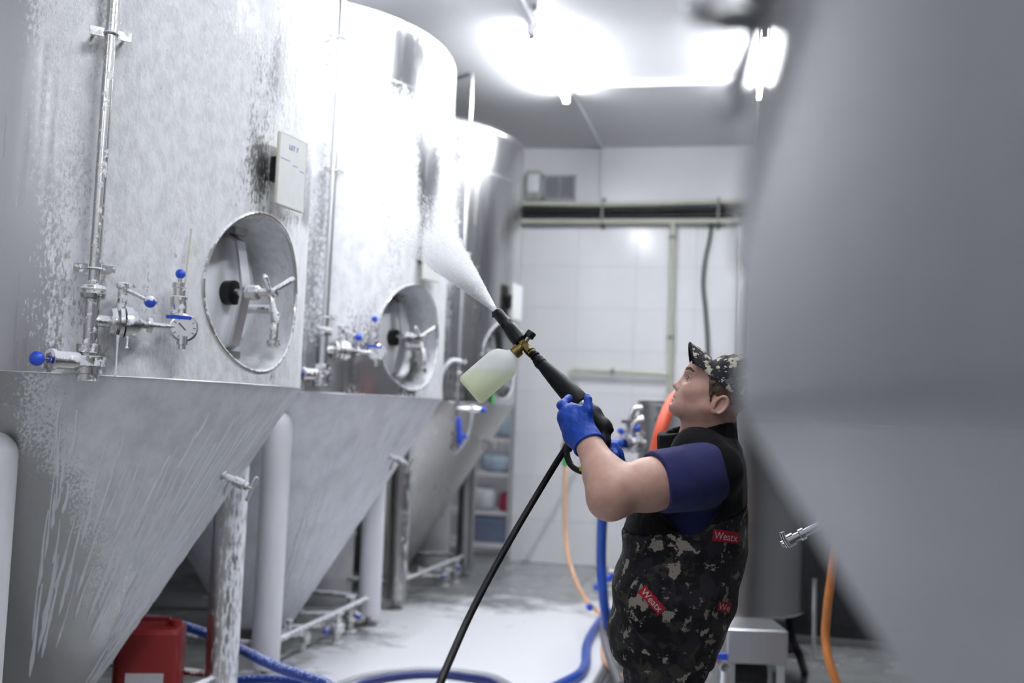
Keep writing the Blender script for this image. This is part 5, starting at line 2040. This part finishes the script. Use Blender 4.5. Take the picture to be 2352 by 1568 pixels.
# trousers
tl = np.array([hipL, hipR, kneeL, kneeR, ankL, ankR])
f = Field(axis_grid(tl[:, 0].min() - .16, tl[:, 0].max() + .16, .008), axis_grid(tl[:, 1].min() - .08, L(1500, 1440)[1], .010), axis_grid(tl[:, 2].min() - .16, tl[:, 2].max() + .16, .008))
f.loft([sec(1440, 1430, 1640, .02, .19), sec(1500, 1440, 1628, .02, .19), sec(1560, 1448, 1612, .02, .19)], 0)
for h_, k_, a_ in ((hipL, kneeL, ankL), (hipR, kneeR, ankR)):
    f.cone(h_, k_, .104, .082, .04)
    f.cone(k_, a_, .082, .070, .03)
f.F = f.F + wrk(np.stack(np.meshgrid(*f.g, indexing='ij'), -1)).astype(np.float32)
f.build('trousers', M['camo'], man)
for a_ in (ankL, ankR):
    f = Field(axis_grid(a_[0] - .30, a_[0] + .14, .006), axis_grid(a_[1] - .14, a_[1] + .30, .006), axis_grid(a_[2] - .12, a_[2] + .12, .006))
    dn = AX @ np.array([0, 0, -1.0])
    fl = AX @ fw
    f.cone(a_ - dn * .22, a_ + dn * .02, .062, .055, 0)
    f.cone(a_ + dn * .035 - fl * .03, a_ + dn * .045 + fl * .15, .050, .044, .03)
    f.plane(a_ + dn * .088, dn)
    f.build('boot', M['boot'], man)

# ---------------- left glove: palm, four curled fingers, thumb up on the near side
gl = Field(axis_grid(L(1265, 960)[0], L(1395, 960)[0], .0022), axis_grid(L(1300, 1040)[1], L(1300, 890)[1], .0022), axis_grid(-.20, .13, .0026))
PD = -.055          # depth of the back of the hand
gl.cone(L(1322, 1000, PD - .01), L(1318, 965, PD), .036, .038, .0)
gl.cone(L(1338, 975, PD - .012), L(1334, 950, PD - .005), .028, .024, .02)
gl.cone(L(1300, 958, PD + .01), L(1312, 945, PD + .012), .026, .024, .02)
gl.cone(L(1345, 1008, PD - .035), L(1330, 985, PD - .015), .040, .036, .03)
gl.cone(WL + (EL - WL) * .12, WL, .046, .042, .02)
# thumb
gl.cone(L(1340, 968, PD - .022), L(1350, 942, PD - .022), .022, .0165, .016)
gl.cone(L(1350, 942, PD - .022), L(1351, 918, PD - .010), .0165, .0125, .006)
gl.cone(L(1351, 918, PD - .010), L(1349, 911, PD - .004), .0120, .0095, .004)
# fingers: knuckle -> middle joint -> tip, wrapping under the gun to its far side
for (kx, ky, kd, mx, my, md, tx, ty, td, r_) in (
        (1303, 946, .004, 1291, 930, .028, 1306, 914, .060, .0145),
        (1299, 962, .008, 1292, 952, .040, 1312, 932, .078, .0145),
        (1301, 980, .004, 1298, 975, .042, 1322, 950, .080, .0135),
        (1308, 998, -.004, 1306, 996, .036, 1332, 970, .072, .0125)):
    k_, m_, t_ = L(kx, ky, PD + kd), L(mx, my, PD + md), L(tx, ty, PD + td)
    gl.cone(L(1322, 972, PD), k_, .018, r_ + .002, .012)
    gl.cone(k_, m_, r_ + .0015, r_, .005)
    gl.cone(m_, t_, r_, r_ * .82, .004)
gl.ell(L(1288, 930, PD + .022), (.0125, .0125, .013), None, .006)
gl.shift(.0007, 190, 8)
pc = WL + (EL - WL) * .10
gl.plane(pc, EL - WL)
glo = gl.build('glove', M['glove'], man, label='blue nitrile glove on the raised left hand')
cuffc = WL + (EL - WL) * .095
MB().ring(cuffc @ AX + MO, (EL - WL) @ AX, .046, .0035, 36, 8).build('cuff_roll', M['glove'], glo)

# right glove behind the grip
gr = Field(axis_grid(L(1350, 1000)[0], L(1450, 1000)[0], .0028), axis_grid(L(1300, 1110)[1], L(1300, 990)[1], .0028), axis_grid(-.06, .2, .0028))
gr.cone(WR, L(1402, 1046, .075), .038, .036, .0)
gr.cone(L(1402, 1046, .075), L(1396, 1030, .07), .036, .030, .02)
for (y_, r_) in ((1020, .0130), (1036, .0135), (1052, .0130), (1066, .0115)):
    k_, m_, t_ = L(1408, y_ + 6, .062), L(1392, y_, .035), L(1372, y_ + 4, .030)
    gr.cone(L(1402, 1046, .08), k_, .02, r_, .01)
    gr.cone(k_, m_, r_, r_ * .95, .005)
    gr.cone(m_, t_, r_ * .95, r_ * .8, .004)
gr.cone(L(1404, 1030, .05), L(1410, 1046, .022), .017, .0145, .01)
gr.cone(L(1410, 1046, .022), L(1407, 1064, .008), .0145, .0115, .004)
gr.plane(WR + (ER - WR) * .14, ER - WR)
gr.build('glove', M['glove'], man, label='blue nitrile glove on the trigger hand')

# red printed patches with white lettering, lying on the vest
vm = vest.data
bvh = BVHTree.FromPolygons([tuple(np.array(v.co) + ORIG[vest.name]) for v in vm.vertices], [tuple(p_.vertices) for p_ in vm.polygons])


def lay_on(pt2, off):
    """drop a picture point onto the vest along its sideways direction"""
    d = ray(*pt2)
    d = d / np.linalg.norm(d)
    h_ = bvh.ray_cast(Vector(CAM), Vector(d))
    if h_[0] is None:
        return None
    return np.array(h_[0]) - d * off


def patch(cx_, cy_, w_, h_, rot, word):
    c_, s_ = math.cos(math.radians(rot)), math.sin(math.radians(rot))
    tr = lambda a, b2: (cx_ + a * c_ - b2 * s_, cy_ + a * s_ + b2 * c_)
    vs, fs, nx_, ny_ = [], [], 16, 8
    for j in range(ny_ + 1):
        for i in range(nx_ + 1):
            a, b2 = (i / nx_ - .5) * w_, (j / ny_ - .5) * h_ * (1 + .08 * math.sin(i * 1.7))
            p_ = lay_on(tr(a, b2), .0016)
            if p_ is None:
                return
            vs.append(p_)
    for j in range(ny_):
        for i in range(nx_):
            k = j * (nx_ + 1) + i
            fs.append((k, k + 1, k + nx_ + 2, k + nx_ + 1))
    mb = MB()
    mb.add(vs, fs)
    po = mb.build('printed_patch', M['redpatch'], vest, label='red printed patch with white lettering')
    cu = bpy.data.curves.new('lettering', 'FONT')
    cu.body = word
    cu.align_x, cu.align_y = 'CENTER', 'CENTER'
    ob = bpy.data.objects.new('lettering', cu)
    C.objects.link(ob)
    bpy.context.view_layer.update()
    me = bpy.data.meshes.new_from_object(ob.evaluated_get(bpy.context.evaluated_depsgraph_get()))
    bpy.data.objects.remove(ob)
    bm = bmesh.new()
    bm.from_mesh(me)
    bmesh.ops.triangulate(bm, faces=bm.faces)
    bmesh.ops.subdivide_edges(bm, edges=bm.edges, cuts=1)
    xs_ = [v.co.x for v in bm.verts]
    ys_ = [v.co.y for v in bm.verts]
    kx, ky = .86 * w_ / (max(xs_) - min(xs_)), .62 * h_ / (max(ys_) - min(ys_))
    mx_, my_ = (max(xs_) + min(xs_)) / 2, (max(ys_) + min(ys_)) / 2
    for v in bm.verts:
        p_ = lay_on(tr((v.co.x - mx_) * kx, -(v.co.y - my_) * ky), .0030)
        if p_ is not None:
            v.co = Vector(p_)
    bm.to_mesh(me)
    bm.free()
    link_mesh('lettering', me, M['white_print'], vest, smooth=False, label='white lettering')


patch(1668, 1232, 62, 27, 8, 'Weatx')
patch(1497, 1378, 72, 24, 48, 'Weatx')
patch(1664, 1394, 30, 24, 12, 'We')

# ------------------------------------------------------------------ foam gun
gun_base = W(1330, 960, MD)
gun = thing('foam_gun', 'black pressure-washer foam gun with a milky bottle, held up in both gloved hands', 'sprayer', tuple(W(1385, 1075, MD + .02)))
ga_, gb_ = W(1405, 985, MD + .0), W(1137, 712, MD + .34)
gd = (gb_ - ga_) / np.linalg.norm(gb_ - ga_)


def GP(px, py, o=0.0):
    """point on the gun plane: depth runs from the grip to the nozzle"""
    k = ((px - 1405) * (1137 - 1405) + (py - 985) * (712 - 985)) / ((1137 - 1405) ** 2 + (712 - 985) ** 2)
    return W(px, py, MD + .34 * k + o)


def ln(p, q):
    return np.linalg.norm(q - p)


# nozzle head
p, q = GP(1141, 716), GP(1198, 786)
l_ = ln(p, q)
MB().lathe(p, q - p, [(0, .010), (0, .0155), (.006, .0185), (l_ * .38, .0195), (l_ * .40, .0225), (l_ * .44, .0225), (l_ * .46, .021), (l_ * .62, .025), (l_ * .8, .027), (l_ * .97, .026), (l_, .022)], 28).build('foam_nozzle', M['black'], gun)
MB().box(GP(1136, 722), (.016, .02, .012), AX).build('nozzle_lip', M['black'], gun, smooth=False)
p, q = GP(1196, 784), GP(1222, 812)
l_ = ln(p, q)
MB().lathe(p, q - p, [(0, .016), (l_ * .3, .016), (l_ * .31, .0135), (l_ * .6, .0135), (l_ * .62, .0165), (l_, .0165)], 8).build('brass_block', M['brass'], gun, angle=20)
p, q = GP(1205, 786), GP(1221, 764)
l_ = ln(p, q)
st = MB().lathe(p, q - p, [(0, .008), (l_ * .5, .008)], 12).build('knob_stem', M['dark_steel'], gun)
kn = [(l_ * .5, .012), (l_ * .55, .0165), (l_ * 1.05, .0165), (l_ * 1.12, .012)]
MB().lathe(p, q - p, kn, 10).build('adjusting_knob', M['black'], gun, angle=20)
# bottle
bn, bb = GP(1197, 797, -.01), GP(1078, 899, -.03)
bd_ = bb - bn
Lb_ = np.linalg.norm(bd_)
bd_ /= Lb_
MB().lathe(bn - bd_ * .004, bd_, [(0, .014), (.012, .014), (.012, .021), (.018, .022), (.034, .022), (.036, .018)], 14).build('bottle_cap', M['brass'], gun, label='brown bottle neck fitting')
RBT = .0555
prof = [(.034, .019), (.040, .022), (.048, .032), (.058, .044), (.072, .0525), (.088, RBT)] + [(.088 + (Lb_ - .1) * k / 16, RBT) for k in range(1, 17)] + [(Lb_ - .006, RBT - .002), (Lb_, RBT - .009)]


def bottle_mat():
    m, nt, out = new_mat('milky_bottle_with_pale_liquid')
    # the liquid stands level inside the tilted bottle, whatever the view
    tc = nt.nodes.new('ShaderNodeTexCoord')
    sx = nt.nodes.new('ShaderNodeSeparateXYZ')
    nt.links.new(tc.outputs['Object'], sx.inputs[0])
    b = bsdf(nt, (.9, .9, .9), .35)
    zlev = W(1125, 852, MD + .3)[2] - ORIG[gun.name][2]
    v = math_node(nt, 'ADD', math_node(nt, 'MULTIPLY', math_node(nt, 'SUBTRACT', sx.outputs['Z'], zlev), 9.0), .5)
    cr = ramp(nt, v, [(.0, (.86, .90, .68)), (.47, (.87, .91, .77)), (.56, (.95, .96, .97))])
    nt.links.new(cr.outputs[0], b.inputs['Base Color'])
    tl = N(nt, 'ShaderNodeBsdfTranslucent')
    nt.links.new(cr.outputs[0], tl.inputs[0])
    mx = N(nt, 'ShaderNodeMixShader')
    mx.inputs[0].default_value = .5
    nt.links.new(b.outputs[0], mx.inputs[1])
    nt.links.new(tl.outputs[0], mx.inputs[2])
    nt.links.new(mx.outputs[0], out.inputs[0])
    return m


bt = MB().lathe(bn, bd_, prof, 48).build('bottle', bottle_mat(), gun, angle=40, label='milky bottle half full of pale green liquid')
# quick coupling and lance sleeve
p, q = GP(1217, 806), GP(1246, 834)
l_ = ln(p, q)
pr = []
for k in range(6):
    pr += [(l_ * k / 6, .011), (l_ * (k + .25) / 6, .0165 if k % 2 == 0 else .014), (l_ * (k + .8) / 6, .0165 if k % 2 == 0 else .014)]
MB().lathe(p, q - p, pr + [(l_, .011)], 20).build('quick_coupling', M['rubber'], gun)
p, q = GP(1232, 824), GP(1336, 930)
l_ = ln(p, q)
pr = [(0, .012), (.002, .0165), (l_ * .06, .0175), (l_ * .07, .020), (l_ * .12, .020), (l_ * .13, .018), (l_ * .25, .022), (l_ * .5, .028), (l_ * .75, .0325), (l_ * .95, .034), (l_, .030)]
sl_ = MB().lathe(p, q - p, pr, 32)
sl_.build('lance_sleeve', M['rubber'], gun)
MB().lathe(GP(1328, 922), gd * -1, [(0, .0245), (.03, .0245)], 28).build('steel_collar', M['dark_steel'], gun)
# body with pistol grip
fg = Field(axis_grid(L(1310, 960)[0], L(1425, 960)[0], .0026), axis_grid(L(1300, 1100)[1], L(1300, 905)[1], .0026), axis_grid(-.06, .12, .0026))
pl_ = lambda x, y, o=0: AX @ (GP(x, y, o) - MO)
for (a, b_, ra_, rb_) in (((1338, 930), (1362, 952), .026, .026), ((1362, 952), (1384, 982), .026, .027), ((1384, 982), (1384, 1015), .0265, .023), ((1384, 1015), (1379, 1050), .022, .0195), ((1379, 1050), (1377, 1074), .0195, .018)):
    fg.cone(pl_(*a, .01), pl_(*b_, .01), ra_, rb_, .012)
fg.cone(pl_(1388, 978, .01), pl_(1405, 987, .01), .018, .006, .012)
fg.cone(pl_(1372, 985, .01), pl_(1340, 990, .02), .018, .016, .015)
fg.cone(pl_(1340, 990, .02), pl_(1318, 1003, .03), .016, .015, .01)
fg.build('gun_body', M['rubber'], gun)
tg = catmull([GP(1312, 1004, .03), GP(1303, 1030, .03), GP(1304, 1052, .03), GP(1316, 1072, .03), GP(1340, 1083, .02), GP(1374, 1082, .01)], 8)
MB().tube(tg, .0095, 12).build('trigger_guard', M['black'], gun)
MB().tube(catmull([GP(1352, 990, .02), GP(1345, 1015, .02), GP(1352, 1045, .02)], 6), .007, 10).build('trigger', M['black'], gun)
MB().box(GP(1338, 1076, .01), (.018, .014, .012), AX).build('lock_tab', M['yellow'], gun, smooth=False, label='yellow trigger lock tab')
p, q = GP(1320, 1000, .03), GP(1299, 1008, .03)
MB().lathe(p, W(1290, 1050, MD) - W(1312, 1000, MD), [(-.015, .012), (0, .017), (.02, .017), (.022, .013), (.05, .011)], 14).build('hose_swivel', M['black'], gun)
hp = catmull([W(1314, 1004, MD + .11), W(1303, 1023, MD + .11), W(1272, 1072, MD + .08), W(1232, 1138, MD + .03), W(1182, 1222, MD - .06), W(1126, 1322, MD - .18), W(1078, 1415, MD - .32), W(1042, 1495, MD - .46), W(1012, 1566, MD - .58), W(985, 1640, MD - .68), W(955, 1740, MD - .74), ground(930, 1900, .012), ground(960, 1990, .012), ground(1100, 2060, .012), ground(1300, 2100, .012)], 8)
simple_thing('pressure_hose', 'thin black pressure hose hanging from the foam gun to the floor', 'hose', MB().tube(hp, .0100, 12), M['rubber'])

# ------------------------------------------------------------------ spray: thousands of fine droplets and streaks
src = GP(1139, 714)
tgt = W(955, 506, 4.7)
ax_ = tgt - src
LS = np.linalg.norm(ax_)
ax_ /= LS
u_, w_, _ = rot_to(ax_)
tanh_ = math.tan(math.radians(5.4))
m, nt, out = new_mat('white_foam_mist')
tc = nt.nodes.new('ShaderNodeTexCoord')
dt = N(nt, 'ShaderNodeVectorMath', operation='DOT_PRODUCT')
dt.inputs[1].default_value = tuple(ax_)
nt.links.new(tc.outputs['Object'], dt.inputs[0])
t_ = dt.outputs['Value']
ln2 = N(nt, 'ShaderNodeVectorMath', operation='LENGTH')
nt.links.new(tc.outputs['Object'], ln2.inputs[0])
nzs = noise(nt, 9, 3, .6)
# thin with distance, ragged at the end
den = math_node(nt, 'DIVIDE', 7.0, math_node(nt, 'ADD', math_node(nt, 'MULTIPLY', t_, t_), .02))
fade = math_node(nt, 'MULTIPLY', math_node(nt, 'SUBTRACT', LS * .9, t_), 1.2, True)
den = math_node(nt, 'MULTIPLY', math_node(nt, 'MULTIPLY', den, fade), math_node(nt, 'ADD', math_node(nt, 'MULTIPLY', nzs.outputs[0], 1.2), .4))
pv = N(nt, 'ShaderNodeVolumePrincipled')
pv.inputs['Color'].default_value = (.995, .995, 1, 1)
pv.inputs['Anisotropy'].default_value = .35
nt.links.new(den, pv.inputs['Density'])
nt.links.new(pv.outputs[0], out.inputs['Volume'])
pr = [(t, .007 + t * tanh_) for t in np.linspace(.004, LS * .9, 14)]
o = MB().lathe(src, ax_, pr, 32).build('foam_spray', m, base=tuple(src))
ns = 9000
tt = rng.random(ns) ** 1.5 * LS * .95 + .03
rad = np.sqrt(rng.random(ns)) * tanh_ * 1.12 * tt + .005
phi = rng.random(ns) * 2 * np.pi
dirs = ax_[None] + (u_[None] * np.cos(phi)[:, None] + w_[None] * np.sin(phi)[:, None]) * (rad / tt)[:, None]
ctrs = src[None] + dirs * tt[:, None]
ln_ = (.006 + .022 * rng.random(ns)) * (1 + .9 * tt)
th_ = (.0004 + .0008 * rng.random(ns)) * (1 + .2 * tt)
dn_ = dirs / np.linalg.norm(dirs, axis=1)[:, None]
side = np.cross(dn_, rng.normal(size=(ns, 3)))
side /= np.linalg.norm(side, axis=1)[:, None]
s2 = np.cross(dn_, side)
V_ = np.stack([ctrs - dn_ * ln_[:, None] / 2, ctrs + side * th_[:, None], ctrs + (-.5 * side + .87 * s2) * th_[:, None], ctrs + (-.5 * side - .87 * s2) * th_[:, None], ctrs + dn_ * ln_[:, None] / 2], 1).reshape(-1, 3)
base_i = np.arange(ns)[:, None] * 5
tri = np.array([[0, 2, 1], [0, 3, 2], [0, 1, 3], [4, 1, 2], [4, 2, 3], [4, 3, 1]])
Fc = (base_i[:, :, None] + tri[None]).reshape(-1, 3)
me = bpy.data.meshes.new('droplets')
me.from_pydata(V_.tolist(), [], Fc.tolist())
M['drop'] = simple('white_foam_droplets', (.96, .965, .98), .5, 0, .01)
link_mesh('droplets', me, M['drop'], o, kind='stuff', angle=180)
o['kind'] = 'stuff'
tag(o, 'white fan of foam spray leaving the nozzle towards the middle tank', 'spray')
